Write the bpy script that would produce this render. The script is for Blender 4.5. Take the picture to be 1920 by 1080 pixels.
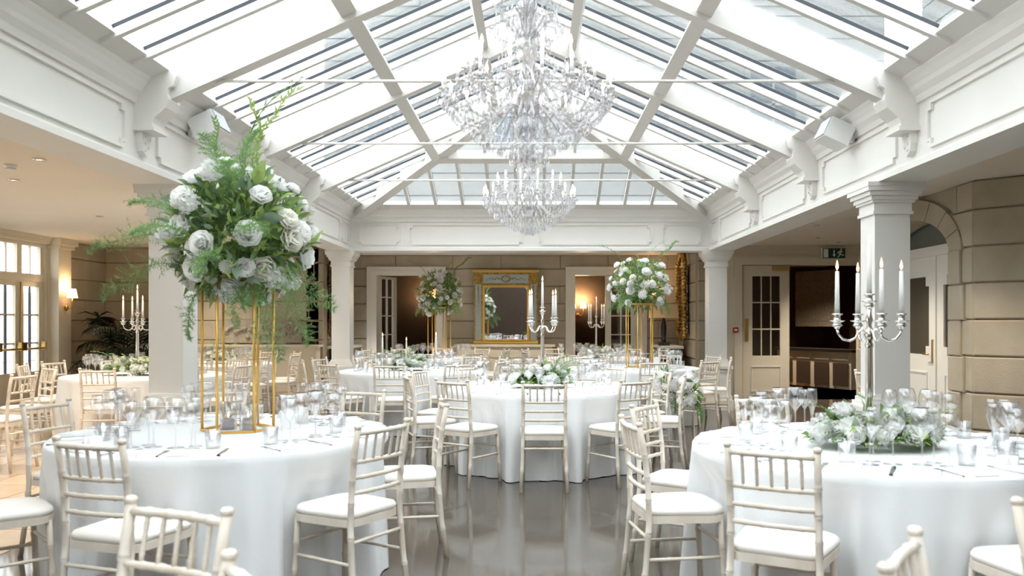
import bpy, bmesh, math, random
from mathutils import Vector, Matrix
R = math.radians
rnd = random.Random(7)
SC = bpy.context.scene
COL = SC.collection
for o in list(bpy.data.objects):
    bpy.data.objects.remove(o)

# ------------------------------------------------------------------ camera
cam_d = bpy.data.cameras.new('camera')
cam = bpy.data.objects.new('camera', cam_d); COL.objects.link(cam)
cam.location = (0, 0, 1.40); cam.rotation_euler = (R(90), 0, 0)
cam_d.sensor_width = 36.0; cam_d.lens = 36.0 * 1540 / 1920
cam_d.shift_x = -40 / 1920; cam_d.shift_y = 64 / 1920
cam_d.clip_start = 0.05; cam_d.clip_end = 300
cam_d.dof.use_dof = True; cam_d.dof.focus_distance = 8.0; cam_d.dof.aperture_fstop = 2.8
SC.camera = cam
# ------------------------------------------------------------------ overcast sky, exposure
w = bpy.data.worlds.new('overcast_sky'); SC.world = w; w.use_nodes = True
bg = w.node_tree.nodes['Background']
bg.inputs['Color'].default_value = (0.97, 0.985, 1.0, 1); bg.inputs['Strength'].default_value = 1.6
SC.view_settings.view_transform = 'Standard'; SC.view_settings.look = 'None'
SC.view_settings.gamma = 1.0; SC.view_settings.use_curve_mapping = False
SC.view_settings.exposure = 2.1
cy = SC.cycles
cy.use_denoising = True
cy.use_adaptive_sampling = True; cy.adaptive_threshold = 0.09
cy.max_bounces = 8; cy.diffuse_bounces = 4; cy.glossy_bounces = 3; cy.transmission_bounces = 4
cy.transparent_max_bounces = 28; cy.caustics_reflective = False; cy.caustics_refractive = False
cy.sample_clamp_indirect = 6.0

# ------------------------------------------------------------------ materials
def nodes(m):
    m.use_nodes = True; nt = m.node_tree
    return nt, nt.nodes['Principled BSDF']
def mat(name, col, rough=0.5, metal=0.0, var=0.0, vscale=6.0, bump=0.0, bscale=40.0, spec=0.5, col2=None, stretch=None, coat=0.0, sheen=0.0):
    m = bpy.data.materials.new(name); nt, b = nodes(m)
    b.inputs['Base Color'].default_value = (*col, 1); b.inputs['Roughness'].default_value = rough
    b.inputs['Metallic'].default_value = metal; b.inputs['Specular IOR Level'].default_value = spec
    b.inputs['Coat Weight'].default_value = coat; b.inputs['Sheen Weight'].default_value = sheen
    tc = nt.nodes.new('ShaderNodeTexCoord'); mp = nt.nodes.new('ShaderNodeMapping')
    nt.links.new(tc.outputs['Object'], mp.inputs['Vector'])
    if stretch: mp.inputs['Scale'].default_value = stretch
    if var > 0 or col2:
        n = nt.nodes.new('ShaderNodeTexNoise'); n.inputs['Scale'].default_value = vscale; n.inputs['Detail'].default_value = 6
        nt.links.new(mp.outputs['Vector'], n.inputs['Vector'])
        r = nt.nodes.new('ShaderNodeValToRGB'); r.color_ramp.elements[0].position = 0.32; r.color_ramp.elements[1].position = 0.68
        c2 = col2 if col2 else tuple(max(0, c * (1 - var)) for c in col)
        r.color_ramp.elements[0].color = (*c2, 1); r.color_ramp.elements[1].color = (*col, 1)
        nt.links.new(n.outputs['Fac'], r.inputs['Fac']); nt.links.new(r.outputs['Color'], b.inputs['Base Color'])
    if bump > 0:
        n2 = nt.nodes.new('ShaderNodeTexNoise'); n2.inputs['Scale'].default_value = bscale; n2.inputs['Detail'].default_value = 5
        nt.links.new(mp.outputs['Vector'], n2.inputs['Vector'])
        bp = nt.nodes.new('ShaderNodeBump'); bp.inputs['Strength'].default_value = bump; bp.inputs['Distance'].default_value = 0.01
        nt.links.new(n2.outputs['Fac'], bp.inputs['Height']); nt.links.new(bp.outputs['Normal'], b.inputs['Normal'])
    return m
def emit(name, col, s):
    m = bpy.data.materials.new(name); nt, b = nodes(m)
    b.inputs['Base Color'].default_value = (*col, 1); b.inputs['Emission Color'].default_value = (*col, 1); b.inputs['Emission Strength'].default_value = s
    return m
def thin_glass(name, tint=(1, 1, 1), refl=0.9, rough=0.02, blend=0.25, diff=0.0, bump=0.0, bscale=60):
    m = bpy.data.materials.new(name); m.use_nodes = True; nt = m.node_tree; nt.nodes.clear()
    out = nt.nodes.new('ShaderNodeOutputMaterial'); tr = nt.nodes.new('ShaderNodeBsdfTransparent'); gl = nt.nodes.new('ShaderNodeBsdfGlossy')
    lw = nt.nodes.new('ShaderNodeLayerWeight'); lw.inputs['Blend'].default_value = 0.5
    pw = nt.nodes.new('ShaderNodeMath'); pw.operation = 'POWER'; pw.inputs[1].default_value = 4.0
    ma = nt.nodes.new('ShaderNodeMath'); ma.operation = 'MULTIPLY_ADD'; ma.inputs[1].default_value = 1.0 - blend; ma.inputs[2].default_value = blend; ma.use_clamp = True
    nt.links.new(lw.outputs['Facing'], pw.inputs[0]); nt.links.new(pw.outputs[0], ma.inputs[0])
    tr.inputs['Color'].default_value = (*tint, 1); gl.inputs['Color'].default_value = (refl, refl, refl, 1); gl.inputs['Roughness'].default_value = rough
    mx = nt.nodes.new('ShaderNodeMixShader')
    nt.links.new(ma.outputs[0], mx.inputs['Fac']); nt.links.new(tr.outputs[0], mx.inputs[1]); nt.links.new(gl.outputs[0], mx.inputs[2])
    last = mx
    if diff > 0:
        d = nt.nodes.new('ShaderNodeBsdfDiffuse'); d.inputs['Color'].default_value = (0.95, 0.95, 0.97, 1)
        m2 = nt.nodes.new('ShaderNodeMixShader'); m2.inputs['Fac'].default_value = diff
        nt.links.new(mx.outputs[0], m2.inputs[1]); nt.links.new(d.outputs[0], m2.inputs[2]); last = m2
    if bump > 0:
        tc = nt.nodes.new('ShaderNodeTexCoord'); n2 = nt.nodes.new('ShaderNodeTexNoise'); n2.inputs['Scale'].default_value = bscale
        nt.links.new(tc.outputs['Object'], n2.inputs['Vector'])
        bp = nt.nodes.new('ShaderNodeBump'); bp.inputs['Strength'].default_value = bump; bp.inputs['Distance'].default_value = 0.01
        nt.links.new(n2.outputs['Fac'], bp.inputs['Height']); nt.links.new(bp.outputs['Normal'], gl.inputs['Normal'])
    nt.links.new(last.outputs[0], out.inputs['Surface'])
    return m
M = {}
M['white'] = mat('white_paint', (0.84, 0.82, 0.78), 0.45, var=0.03, vscale=3)
M['roofwhite'] = mat('roof_timber_paint', (0.74, 0.72, 0.685), 0.5)
M['gasket'] = mat('dark_glazing_gasket', (0.028, 0.034, 0.045), 0.45)
M['ceil'] = mat('ceiling_plaster', (0.80, 0.74, 0.66), 0.8, var=0.03, vscale=1.5)
M['stone'] = mat('sandstone', (0.48, 0.42, 0.33), 0.85, col2=(0.385, 0.33, 0.245), vscale=2.2, bump=0.25, bscale=60)
M['stone_joint'] = mat('sandstone_joint', (0.30, 0.245, 0.17), 0.9)
M['cream'] = mat('cream_joinery_paint', (0.74, 0.68, 0.56), 0.45, var=0.03, vscale=2)
M['cream2'] = mat('pale_joinery_paint', (0.80, 0.77, 0.70), 0.45)
M['floor'] = mat('polished_terrazzo', (0.105, 0.090, 0.075), 0.085, col2=(0.085, 0.072, 0.06), vscale=38, bump=0.015, bscale=8, spec=0.6)
M['tile'] = mat('tan_floor_tile', (0.52, 0.40, 0.28), 0.25, var=0.18, vscale=3)
M['grout'] = mat('tile_grout', (0.30, 0.23, 0.16), 0.8)
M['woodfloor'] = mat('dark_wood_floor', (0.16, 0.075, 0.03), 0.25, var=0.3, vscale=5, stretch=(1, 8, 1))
M['garden'] = mat('pale_garden_stone', (0.60, 0.59, 0.56), 0.9, var=0.1, vscale=1.2)  # even pale stone colour, shared by garden wall and paving
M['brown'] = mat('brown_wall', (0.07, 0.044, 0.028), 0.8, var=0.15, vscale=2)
M['facade'] = mat('pale_facade_stone', (0.235, 0.24, 0.235), 0.9, var=0.2, vscale=0.8)
M['facade_glass'] = mat('facade_window_glass', (0.09, 0.11, 0.13), 0.1)
M['chair'] = mat('limewashed_beech', (0.82, 0.755, 0.67), 0.5, col2=(0.70, 0.61, 0.50), vscale=9, stretch=(1, 1, 0.35), bump=0.08, bscale=60)
M['cushion'] = mat('ivory_seat_fabric', (0.86, 0.82, 0.77), 0.9, sheen=0.2)
M['cloth'] = mat('white_linen', (0.86, 0.875, 0.89), 0.8, bump=0.12, bscale=30, sheen=0.15)
M['paper'] = mat('white_card', (0.90, 0.90, 0.89), 0.8)
M['silver'] = mat('polished_silver', (0.80, 0.77, 0.74), 0.16, 1.0)
M['cutlery'] = mat('steel_cutlery', (0.62, 0.62, 0.63), 0.2, 1.0)
M['gold'] = mat('brushed_gold', (0.82, 0.50, 0.13), 0.38, 0.85)
M['brass'] = mat('antique_brass', (0.62, 0.43, 0.16), 0.3, 1.0)
M['gilt'] = mat('gilt_carving', (0.62, 0.40, 0.12), 0.35, 0.9, col2=(0.25, 0.14, 0.04), vscale=30, bump=0.4, bscale=50)
M['blue'] = mat('duck_egg_panel', (0.46, 0.54, 0.56), 0.6, var=0.1)
M['mirror'] = mat('mirror_glass', (0.9, 0.9, 0.9), 0.01, 1.0)
M['glass'] = thin_glass('drinking_glass', (0.945, 0.945, 0.95), 0.95, 0.02, 0.16)
M['pane'] = thin_glass('window_glass', (0.93, 0.95, 0.95), 0.8, 0.03, 0.04)
M['roofglass'] = thin_glass('wet_roof_glass', (0.90, 0.93, 0.94), 0.8, 0.06, 0.04, diff=0.03, bump=0.6, bscale=45)
M['crystal'] = thin_glass('cut_crystal', (0.86, 0.85, 0.86), 0.85, 0.10, 0.20, diff=0.07)
M['bulb'] = emit('lit_candle_bulb', (1.0, 0.84, 0.68), 2.5)
M['flame'] = emit('candle_flame', (1.0, 0.52, 0.20), 2.2)
M['shade'] = emit('lit_lamp_shade', (1.0, 0.74, 0.45), 0.5)
M['down'] = emit('downlight_lamp', (1.0, 0.85, 0.65), 4.0)
def leafy(name, col, tr=0.4, var=0.3, rough=0.55):
    m = mat(name, col, rough, var=var, vscale=8); nt = m.node_tree; b = nt.nodes['Principled BSDF']; out = [n for n in nt.nodes if n.type == 'OUTPUT_MATERIAL'][0]
    t = nt.nodes.new('ShaderNodeBsdfTranslucent'); t.inputs['Color'].default_value = (*[min(1, c * 1.15) for c in col], 1); mx = nt.nodes.new('ShaderNodeMixShader'); mx.inputs['Fac'].default_value = tr
    nt.links.new(b.outputs[0], mx.inputs[1]); nt.links.new(t.outputs[0], mx.inputs[2]); nt.links.new(mx.outputs[0], out.inputs['Surface']); return m
M['petal'] = leafy('white_petal', (0.96, 0.95, 0.92), 0.6, 0.03, 0.7)
M['wax'] = leafy('candle_wax', (0.95, 0.93, 0.89), 0.5, 0.0, 0.5)
M['petal2'] = leafy('cream_petal', (0.96, 0.93, 0.83), 0.6, 0.05, 0.7)
M['leaf'] = leafy('mid_green_leaf', (0.21, 0.34, 0.11), 0.35, 0.45)
M['leaf2'] = leafy('yellow_green_leaf', (0.38, 0.50, 0.16), 0.4, 0.35)
M['leaf3'] = leafy('grey_green_leaf', (0.28, 0.38, 0.27), 0.3, 0.3)
M['fern'] = leafy('soft_fern_green', (0.27, 0.44, 0.17), 0.4, 0.35)
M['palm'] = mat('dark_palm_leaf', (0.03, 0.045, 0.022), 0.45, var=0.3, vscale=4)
M['black'] = mat('black_lacquer', (0.015, 0.013, 0.012), 0.35)
M['grey'] = mat('grey_speaker_grille', (0.55, 0.57, 0.60), 0.6)
M['plastic'] = mat('white_plastic', (0.85, 0.85, 0.84), 0.4)
M['green'] = mat('exit_sign_green', (0.005, 0.06, 0.045), 0.4)
M['red'] = mat('call_point_red', (0.55, 0.02, 0.02), 0.4)
M['relief'] = mat('plaster_relief', (0.40, 0.36, 0.30), 0.8, var=0.3, vscale=20, bump=1.0, bscale=18)
M['tan_shade'] = mat('tan_linen_shade', (0.62, 0.42, 0.24), 0.8)
M['tree'] = mat('garden_foliage', (0.10, 0.16, 0.05), 0.8, var=0.5, vscale=4)

# ------------------------------------------------------------------ mesh building
class MB:
    def __init__(s): s.v = []; s.f = []; s.sm = []
    def add(s, vs, fs, smooth=False, T=None):
        b = len(s.v)
        s.v += [tuple(T @ Vector(p)) if T else tuple(p) for p in vs]
        s.f += [tuple(i + b for i in f) for f in fs]; s.sm += [smooth] * len(fs)
        return s
    def box(s, x0, x1, y0, y1, z0, z1, T=None):
        return s.add([(x0, y0, z0), (x1, y0, z0), (x1, y1, z0), (x0, y1, z0), (x0, y0, z1), (x1, y0, z1), (x1, y1, z1), (x0, y1, z1)],
                     [(0, 3, 2, 1), (4, 5, 6, 7), (0, 1, 5, 4), (1, 2, 6, 5), (2, 3, 7, 6), (3, 0, 4, 7)], False, T)
    def cbox(s, x0, x1, y0, y1, z0, z1, c, face='-y', T=None):
        # box whose front face (the -y side) is chamfered by c
        vs = [(x0, y1, z0), (x1, y1, z0), (x1, y1, z1), (x0, y1, z1), (x0, y0 + c, z0), (x1, y0 + c, z0), (x1, y0 + c, z1), (x0, y0 + c, z1),
              (x0 + c * .6, y0, z0 + c), (x1 - c * .6, y0, z0 + c), (x1 - c * .6, y0, z1 - c), (x0 + c * .6, y0, z1 - c)]
        fs = [(0, 1, 2, 3)[::-1], (0, 1, 5, 4), (1, 2, 6, 5), (2, 3, 7, 6), (3, 0, 4, 7), (4, 5, 9, 8), (5, 6, 10, 9), (6, 7, 11, 10), (7, 4, 8, 11), (8, 9, 10, 11)]
        return s.add(vs, fs, False, T)
    def beam(s, p0, p1, wd, h, up=(0, 0, 1)):
        # box along p0-p1, top face centred on the line, width wd, hanging h below along -up
        p0 = Vector(p0); p1 = Vector(p1); d = (p1 - p0).normalized(); side = d.cross(Vector(up)).normalized(); u = side.cross(d).normalized()
        a = side * wd / 2; b = u * h
        vs = [p0 - a - b, p0 + a - b, p0 + a, p0 - a, p1 - a - b, p1 + a - b, p1 + a, p1 - a]
        return s.add(vs, [(0, 1, 2, 3), (7, 6, 5, 4), (0, 4, 5, 1), (1, 5, 6, 2), (2, 6, 7, 3), (3, 7, 4, 0)])
    def prism(s, poly, lo, hi, axis='z', T=None, smooth=False):
        # polygon extruded along an axis. axis z: poly=(x,y); y: poly=(x,z); x: poly=(y,z)
        def P(p, h): return (p[0], p[1], h) if axis == 'z' else ((p[0], h, p[1]) if axis == 'y' else (h, p[0], p[1]))
        n = len(poly)
        vs = [P(p, lo) for p in poly] + [P(p, hi) for p in poly]
        fs = [tuple(range(n))[::-1], tuple(range(n, 2 * n))] + [(i, (i + 1) % n, n + (i + 1) % n, n + i) for i in range(n)]
        return s.add(vs, fs, smooth, T)
    def tube(s, pts, r, n=8, T=None, cap=True):
        pts = [Vector(p) for p in pts]; k = len(pts)
        rs = r if isinstance(r, (list, tuple)) else [r] * k
        vs = []; fs = []
        ref = None
        for i, p in enumerate(pts):
            d = (pts[min(i + 1, k - 1)] - pts[max(i - 1, 0)]).normalized()
            if ref is None: ref = Vector((1, 0, 0)) if abs(d.x) < 0.8 else Vector((0, 1, 0))
            u = (ref - d * ref.dot(d)).normalized(); ref = u; q = d.cross(u)
            for j in range(n):
                a = 2 * math.pi * j / n
                vs.append(p + (u * math.cos(a) + q * math.sin(a)) * rs[i])
        for i in range(k - 1):
            for j in range(n):
                fs.append((i * n + j, i * n + (j + 1) % n, (i + 1) * n + (j + 1) % n, (i + 1) * n + j))
        if cap: fs += [tuple(range(n))[::-1], tuple(range((k - 1) * n, k * n))]
        return s.add(vs, fs, True, T)
    def lathe(s, prof, n=16, T=None, c=(0, 0, 0)):
        vs = []; fs = []; k = len(prof)
        for (r, z) in prof:
            for j in range(n):
                a = 2 * math.pi * j / n; vs.append((c[0] + r * math.cos(a), c[1] + r * math.sin(a), c[2] + z))
        for i in range(k - 1):
            for j in range(n):
                fs.append((i * n + j, i * n + (j + 1) % n, (i + 1) * n + (j + 1) % n, (i + 1) * n + j))
        if prof[0][0] > 1e-5: fs.append(tuple(range(n))[::-1])
        if prof[-1][0] > 1e-5: fs.append(tuple(range((k - 1) * n, k * n)))
        return s.add(vs, fs, True, T)
    def mesh(s, name):
        me = bpy.data.meshes.new(name); me.from_pydata(s.v, [], s.f); me.validate()
        if len(me.polygons) == len(s.sm): me.polygons.foreach_set('use_smooth', s.sm)
        me.update(); return me
    def build(s, name, m, parent=None, loc=None, rot=None):
        return obj(name, s.mesh(name), m, parent, loc, rot)
def obj(name, me, m, parent=None, loc=None, rot=None):
    o = bpy.data.objects.new(name, me); COL.objects.link(o)
    if me is not None and m is not None:
        mm = M[m] if isinstance(m, str) else m
        if len(me.materials) == 0: me.materials.append(mm)
    if parent: o.parent = parent
    if loc: o.location = loc
    if rot: o.rotation_euler = rot
    return o
SEEN = {}
def tag(o, label, cat, group=None, kind=None):
    if label in SEEN and not group: print('DUP LABEL', label)
    SEEN[label] = 1
    o['label'] = label; o['category'] = cat
    if group: o['group'] = group
    if kind: o['kind'] = kind
    return o
def thing(name, label, cat, loc=(0, 0, 0), rz=0, group=None):
    o = bpy.data.objects.new(name, None); COL.objects.link(o); o.empty_display_size = 0.1
    o.location = loc; o.rotation_euler = (0, 0, rz)
    return tag(o, label, cat, group)
def struct(name, label, cat, loc=(0, 0, 0)):
    o = thing(name, label, cat, loc); o['kind'] = 'structure'; return o
def Tm(x=0, y=0, z=0, rz=0, rx=0, ry=0, s=1):
    return Matrix.Translation((x, y, z)) @ Matrix.Rotation(rz, 4, 'Z') @ Matrix.Rotation(ry, 4, 'Y') @ Matrix.Rotation(rx, 4, 'X') @ Matrix.Scale(s, 4)

# ------------------------------------------------------------------ structure: levels
E_T = 0.443            # roof pitch (tangent)
XL, XR = -2.92, 2.82   # hall faces of the ring beam
YB = 13.13             # hall face of the back beam
ZB, ZT, ZC = 2.54, 3.23, 2.77
EL, ER, EB = -2.79, 2.69, 13.0   # eaves (cornice edge)
YF = -7.0              # front end of the hall
# floor
fl = struct('floor', 'dark polished terrazzo floor of the glass-roofed hall', 'floor')
MB().box(-3.2, 7.4, YF, 17.2, -0.1, 0.0).build('terrazzo_slab', 'floor', fl)
fl2 = struct('floor_aisle', 'tan tiled floor of the left aisle by the garden doors', 'floor')
MB().box(-8.1, -3.2, YF, 15.4, -0.1, -0.006).build('grout_bed', 'grout', fl2)
tile_me = MB().box(-0.246, 0.246, -0.246, 0.246, -0.006, 0.0).mesh('floor_tile'); tile_me.materials.append(M['tile'])
for i in range(9):
    for j in range(24):
        obj('floor_tile', tile_me, None, fl2, (-3.46 - 0.5 * i, 3.3 + 0.5 * j, 0.0))
# stone walls built from blocks
STONE_N = 0
def stone_wall(name, label, p0, p1, z0, z1, openings=(), course=0.355, thick=0.25, first=0.36, proud=0.03, ztop=None):
    """blocks on the side to the left... face looks towards -normal; local x runs p0->p1, local -y is the visible side"""
    p0 = Vector((p0[0], p0[1], 0)); p1 = Vector((p1[0], p1[1], 0)); L = (p1 - p0).length
    ang = math.atan2(p1.y - p0.y, p1.x - p0.x)
    wl = struct(name, label, 'wall', p0); wl.rotation_euler = (0, 0, ang)
    bk = MB()
    # backing split round the openings
    xs = sorted(set([0, L] + [a for o in openings for a in (o[0], o[1])]))
    for a, b in zip(xs[:-1], xs[1:]):
        if b - a < 1e-4: continue
        mid = (a + b) / 2; op = [o for o in openings if o[0] < mid < o[1]]
        zlo = max([o[3] for o in op], default=z0)
        if z1 - zlo > 0.01: bk.box(a, b, proud, thick, zlo, z1)
        for o in op:
            if o[2] > z0 + .01: bk.box(a, b, proud, thick, z0, o[2])
    bk.build('wall_backing', 'stone_joint', wl)
    z = z0; k = 0
    while z < z1 - 0.02:
        h = first if k == 0 else course
        zt = min(z + h, z1)
        off = 0.0 if k % 2 else 0.55
        cuts = [0.0]; x = off if off > 0 else 1.1
        while x < L - 0.12:
            cuts.append(x); x += 1.1 + 0.12 * math.sin(k * 2.3 + x * 3.1)
        cuts.append(L)
        for a, b in zip(cuts[:-1], cuts[1:]):
            segs = [(a, b)]
            for o in openings:
                if o[2] < zt - 0.02 and o[3] > z + 0.10:
                    ns = []
                    for (c, d) in segs:
                        if o[1] <= c or o[0] >= d: ns.append((c, d)); continue
                        if o[0] > c: ns.append((c, o[0]))
                        if o[1] < d: ns.append((o[1], d))
                    segs = ns
            for (c, d) in segs:
                if d - c > 0.05:
                    MB().cbox(c + .002, d - .002, 0.0, proud + .01, z + .006, zt - .006, 0.012).build('stone_block', 'stone', wl)
        z = zt; k += 1
    return wl
stone_wall('wall_back', 'sandstone back wall behind the gilt mirror and doorways', (-3.92, 16.8), (2.97, 16.8), 0, ZC,
           openings=[(0.52, 2.13, 0, 2.53), (4.575, 6.24, 0, 2.53)])
stone_wall('wall_left_return', 'short sandstone return wall at the left of the rear recess', (-3.92, 15.1), (-3.92, 16.8), 0, ZC).rotation_euler = (0, 0, R(90))
wr = stone_wall('wall_right_return', 'short sandstone return wall at the right of the rear recess', (2.97, 16.8), (2.97, 14.68), 0, ZC)
stone_wall('wall_left_back', 'sandstone end wall of the left aisle behind the palm', (-7.87, 15.1), (-3.86, 15.1), 0, ZC)
stone_wall('wall_left_stone', 'sandstone end bay of the left wall beside the palm', (-7.87, 13.85), (-7.87, 15.3), 0, ZC)
stone_wall('wall_right_pier', 'narrow sandstone pier left of the fire alarm wall', (2.94, 14.65), (3.42, 14.65), 0, ZC)
# arched block on the right
AW = 10.50 - 7.93
wa = stone_wall('wall_right_arch', 'sandstone wall with the arched white doorway on the right', (4.24, 10.5), (4.24, 7.93), 0, ZC, openings=[(0.12, 2.18, 0, 2.77)], thick=0.34)
stone_wall('wall_right_cant', 'angled sandstone wall at the right edge beside the arched doorway', (4.24, 7.93), (6.24, 5.93), 0, ZC)
# arch voussoir stones: local x from far end; opening centre at local 1.12 (Y=9.38)
def arch_pt(a, rise_r, c=1.12, zs=2.10):   # ellipse point
    return (c + 1.03 * rise_r[0] * math.cos(a), zs + rise_r[1] * math.sin(a))
NV = 9
for i in range(NV):
    a0 = math.pi * i / NV + .008; a1 = math.pi * (i + 1) / NV - .008
    st = 4; inner = []; outer = []
    for q in range(st + 1):
        a = a0 + (a1 - a0) * q / st
        inner.append(arch_pt(a, (1.0, 0.44))); outer.append((1.12 + 1.28 * math.cos(a), min(2.10 + 0.665 * math.sin(a), 2.765)))
    poly = inner + outer[::-1]
    MB().prism(poly, -0.02, 0.34, 'y').build('voussoir', 'stone', wa)
for sx, x0, x1 in ((0, -0.14, 0.09), (1, 2.15, 2.38)):
    for k in range(6):
        wdx = 0.0 if k % 2 else 0.06
        a, b = (x0 - wdx, x1) if sx == 0 else (x0, x1 + wdx)
        MB().cbox(a, b, -0.03, 0.34, k * 0.355, (k + 1) * 0.355 - .006, 0.012).build('jamb_stone', 'stone', wa)
# spandrel fill above the arch on both ends
for s in (-1, 1):
    poly = [(1.12 + s * 1.28, 2.10)] + [(1.12 + s * 1.28 * math.cos(a), min(2.10 + .665 * math.sin(a), 2.765)) for a in [math.pi / 2 * q / 8 for q in range(9)]] + [(1.12 + s * 1.28, 2.77)]
    MB().prism(poly if s < 0 else poly[::-1], 0.03, 0.3, 'y').build('spandrel', 'stone', wa)
# arched double door behind
ad = struct('door_arch', 'white double doors with arched fanlight in the right sandstone wall', 'door', (4.60, 10.5, 0)); ad.rotation_euler = (0, 0, R(-90))
def leaf_shape(mb, x0, x1, z0, z1, holes, y0=0, y1=0.05):
    xs = sorted(set([x0, x1] + [h[0] for h in holes] + [h[1] for h in holes])); zs = sorted(set([z0, z1] + [h[2] for h in holes] + [h[3] for h in holes]))
    for a, b in zip(xs[:-1], xs[1:]):
        for c, d in zip(zs[:-1], zs[1:]):
            mx, mz = (a + b) / 2, (c + d) / 2
            if not any(h[0] < mx < h[1] and h[2] < mz < h[3] for h in holes): mb.box(a, b, y0, y1, c, d)
    return mb
for lx in (0.10, 1.12):
    holes = [(lx + .25, lx + .77, 1.02, 1.93), (lx + .17, lx + .85, 1.12, 1.82)]
    lf = leaf_shape(MB(), lx, lx + 1.015, 0.01, 2.16, holes).build('door_leaf', 'cream2', ad)
    MB().box(lx + .17, lx + .85, .022, .028, 1.02, 1.93).build('pane', mat('dim_door_glass', (0.07, 0.06, 0.045), 0.08), lf)
    MB().box(lx + .2, lx + .82, -.012, 0.0, .20, .22).box(lx + .2, lx + .82, -.012, 0, .80, .82).box(lx + .2, lx + .22, -.012, 0, .22, .80).box(lx + .8, lx + .82, -.012, 0, .22, .80).build('panel_moulding', 'cream2', lf)
MB().tube([(1.05, -.06, 1.03), (.93, -.06, 1.03)], .011).box(1.035, 1.065, -.015, 0, .93, 1.2).build('door_handle', 'brass', ad)
MB().box(0.0, 2.24, -.03, .09, 2.16, 2.27).build('transom', 'cream2', ad)
MB().box(1.10, 1.14, -.02, 0, 0.0, 2.16).build('meeting_strip', 'cream2', ad)
poly = [(1.12 + 1.1 * math.cos(a), 2.27 + .46 * math.sin(a)) for a in [math.pi * q / 24 for q in range(25)]]
polyi = [(1.12 + 1.0 * math.cos(a), 2.27 + .37 * math.sin(a)) for a in [math.pi * q / 24 for q in range(25)]]
fb = MB()
for i in range(24): fb.prism([poly[i], poly[i + 1], polyi[i + 1], polyi[i]], 0, .08, 'y')
fb.build('fanlight_frame', 'cream2', ad)
MB().prism(polyi, .03, .036, 'y').build('fanlight_pane', mat('fanlight_glass', (0.16, 0.18, 0.17), 0.05), ad)
# right rear wall (painted) with double door
wb = struct('wall_right_back', 'cream painted wall with the exit sign and open double doors', 'wall', (3.42, 14.65, 0))
MB().box(0, 0.22, 0, .2, 0, ZC).box(2.70, 4.0, 0, .2, 0, ZC).box(.22, 2.7, 0, .2, 2.47, ZC).build('wall_panel', 'cream', wb)
MB().box(0.0, 4.0, -.02, 0, 2.62, 2.66).build('picture_rail', 'cream', wb)
MB().box(0.16, .30, -.035, .2, 0, 2.42).box(2.62, 2.76, -.035, .2, 0, 2.42).box(.16, 2.76, -.035, .2, 2.42, 2.56).build('architrave', 'cream', wb)
d1 = struct('door_1', 'closed cream glazed door leaf with a brass push plate', 'door', (3.74, 14.66, 0))
hol = [(.17, .325, .80, 2.22), (.34, .495, .80, 2.22), (.51, .665, .80, 2.22)]
lf = leaf_shape(MB(), 0, .83, .01, 2.41, hol).build('door_leaf', 'cream', d1)
for h in hol:
    for k in range(3):
        z0 = .80 + k * .475
        MB().box(h[0], h[1], .02, .026, z0 + .012, z0 + .463).build('pane', 'pane', lf)
        if k: MB().box(h[0], h[1], .005, .045, z0 - .012, z0 + .012).build('glazing_bar', 'cream', lf)
MB().box(.15, .68, -.012, 0, .16, .175).box(.15, .68, -.012, 0, .60, .615).box(.15, .165, -.012, 0, .175, .60).box(.665, .68, -.012, 0, .175, .60).build('panel_moulding', 'cream2', lf)
MB().box(.035, .095, -.012, 0, 1.06, 1.46).build('push_plate', 'brass', d1)
MB().box(.52, .82, -.06, 0, 2.32, 2.39).build('door_closer', 'brass', d1)
d2 = struct('door_2', 'cream door leaf swung open into the dark side room', 'door', (6.04, 14.8, 0)); d2.rotation_euler = (0, 0, R(80))
leaf_shape(MB(), 0, .8, .01, 2.41, []).build('door_leaf', 'cream', d2)
# side room behind the double doors
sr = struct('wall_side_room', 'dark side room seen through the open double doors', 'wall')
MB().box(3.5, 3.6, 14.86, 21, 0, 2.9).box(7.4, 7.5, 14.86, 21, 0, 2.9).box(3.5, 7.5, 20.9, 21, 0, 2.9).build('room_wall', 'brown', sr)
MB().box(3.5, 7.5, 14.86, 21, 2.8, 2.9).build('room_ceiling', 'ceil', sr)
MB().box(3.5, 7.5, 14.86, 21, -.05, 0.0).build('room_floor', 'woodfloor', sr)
cab = thing('side_cabinet', 'low cream fretwork cabinet in the dark side room', 'cabinet', (6.0, 17.2, 0), R(-62))
MB().box(-1.0, 1.0, -.22, .22, .06, .80).build('carcass', 'cream', cab); MB().box(-1.05, 1.05, -.26, .26, .80, .85).build('cabinet_top', 'black', cab)
for k in range(4):
    x0 = -.96 + k * .49
    MB().box(x0 + .04, x0 + .42, -.232, -.22, .12, .58).build('fret_panel', 'brown', cab)
    MB().box(x0 + .04, x0 + .42, -.232, -.22, .64, .76).build('drawer_front', 'cream', cab)
pf = thing('framed_relief_picture', 'grey framed relief picture on the side room wall', 'picture', (6.6, 19.2, 1.95), R(-62))
MB().box(-.6, .6, -.03, .03, -.65, .65).build('picture_frame', 'relief', pf); MB().box(-.48, .48, -.04, -.03, -.52, .52).build('picture_panel', 'relief', pf)
# right outer walls (unseen side)
wo = struct('wall_right', 'plain outer wall of the right aisle', 'wall')
MB().box(7.3, 7.5, 10.6, 14.7, 0, ZC).box(4.24, 7.4, 10.5, 10.6, 0, ZC).box(6.2, 6.4, YF, 5.95, 0, ZC).build('wall_panel', 'cream', wo)
wf = struct('wall_front', 'dark brown end wall behind the camera', 'wall')
MB().box(-8.1, 6.4, YF - .2, YF, 0, 4.7).build('wall_panel', 'brown', wf)
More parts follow.
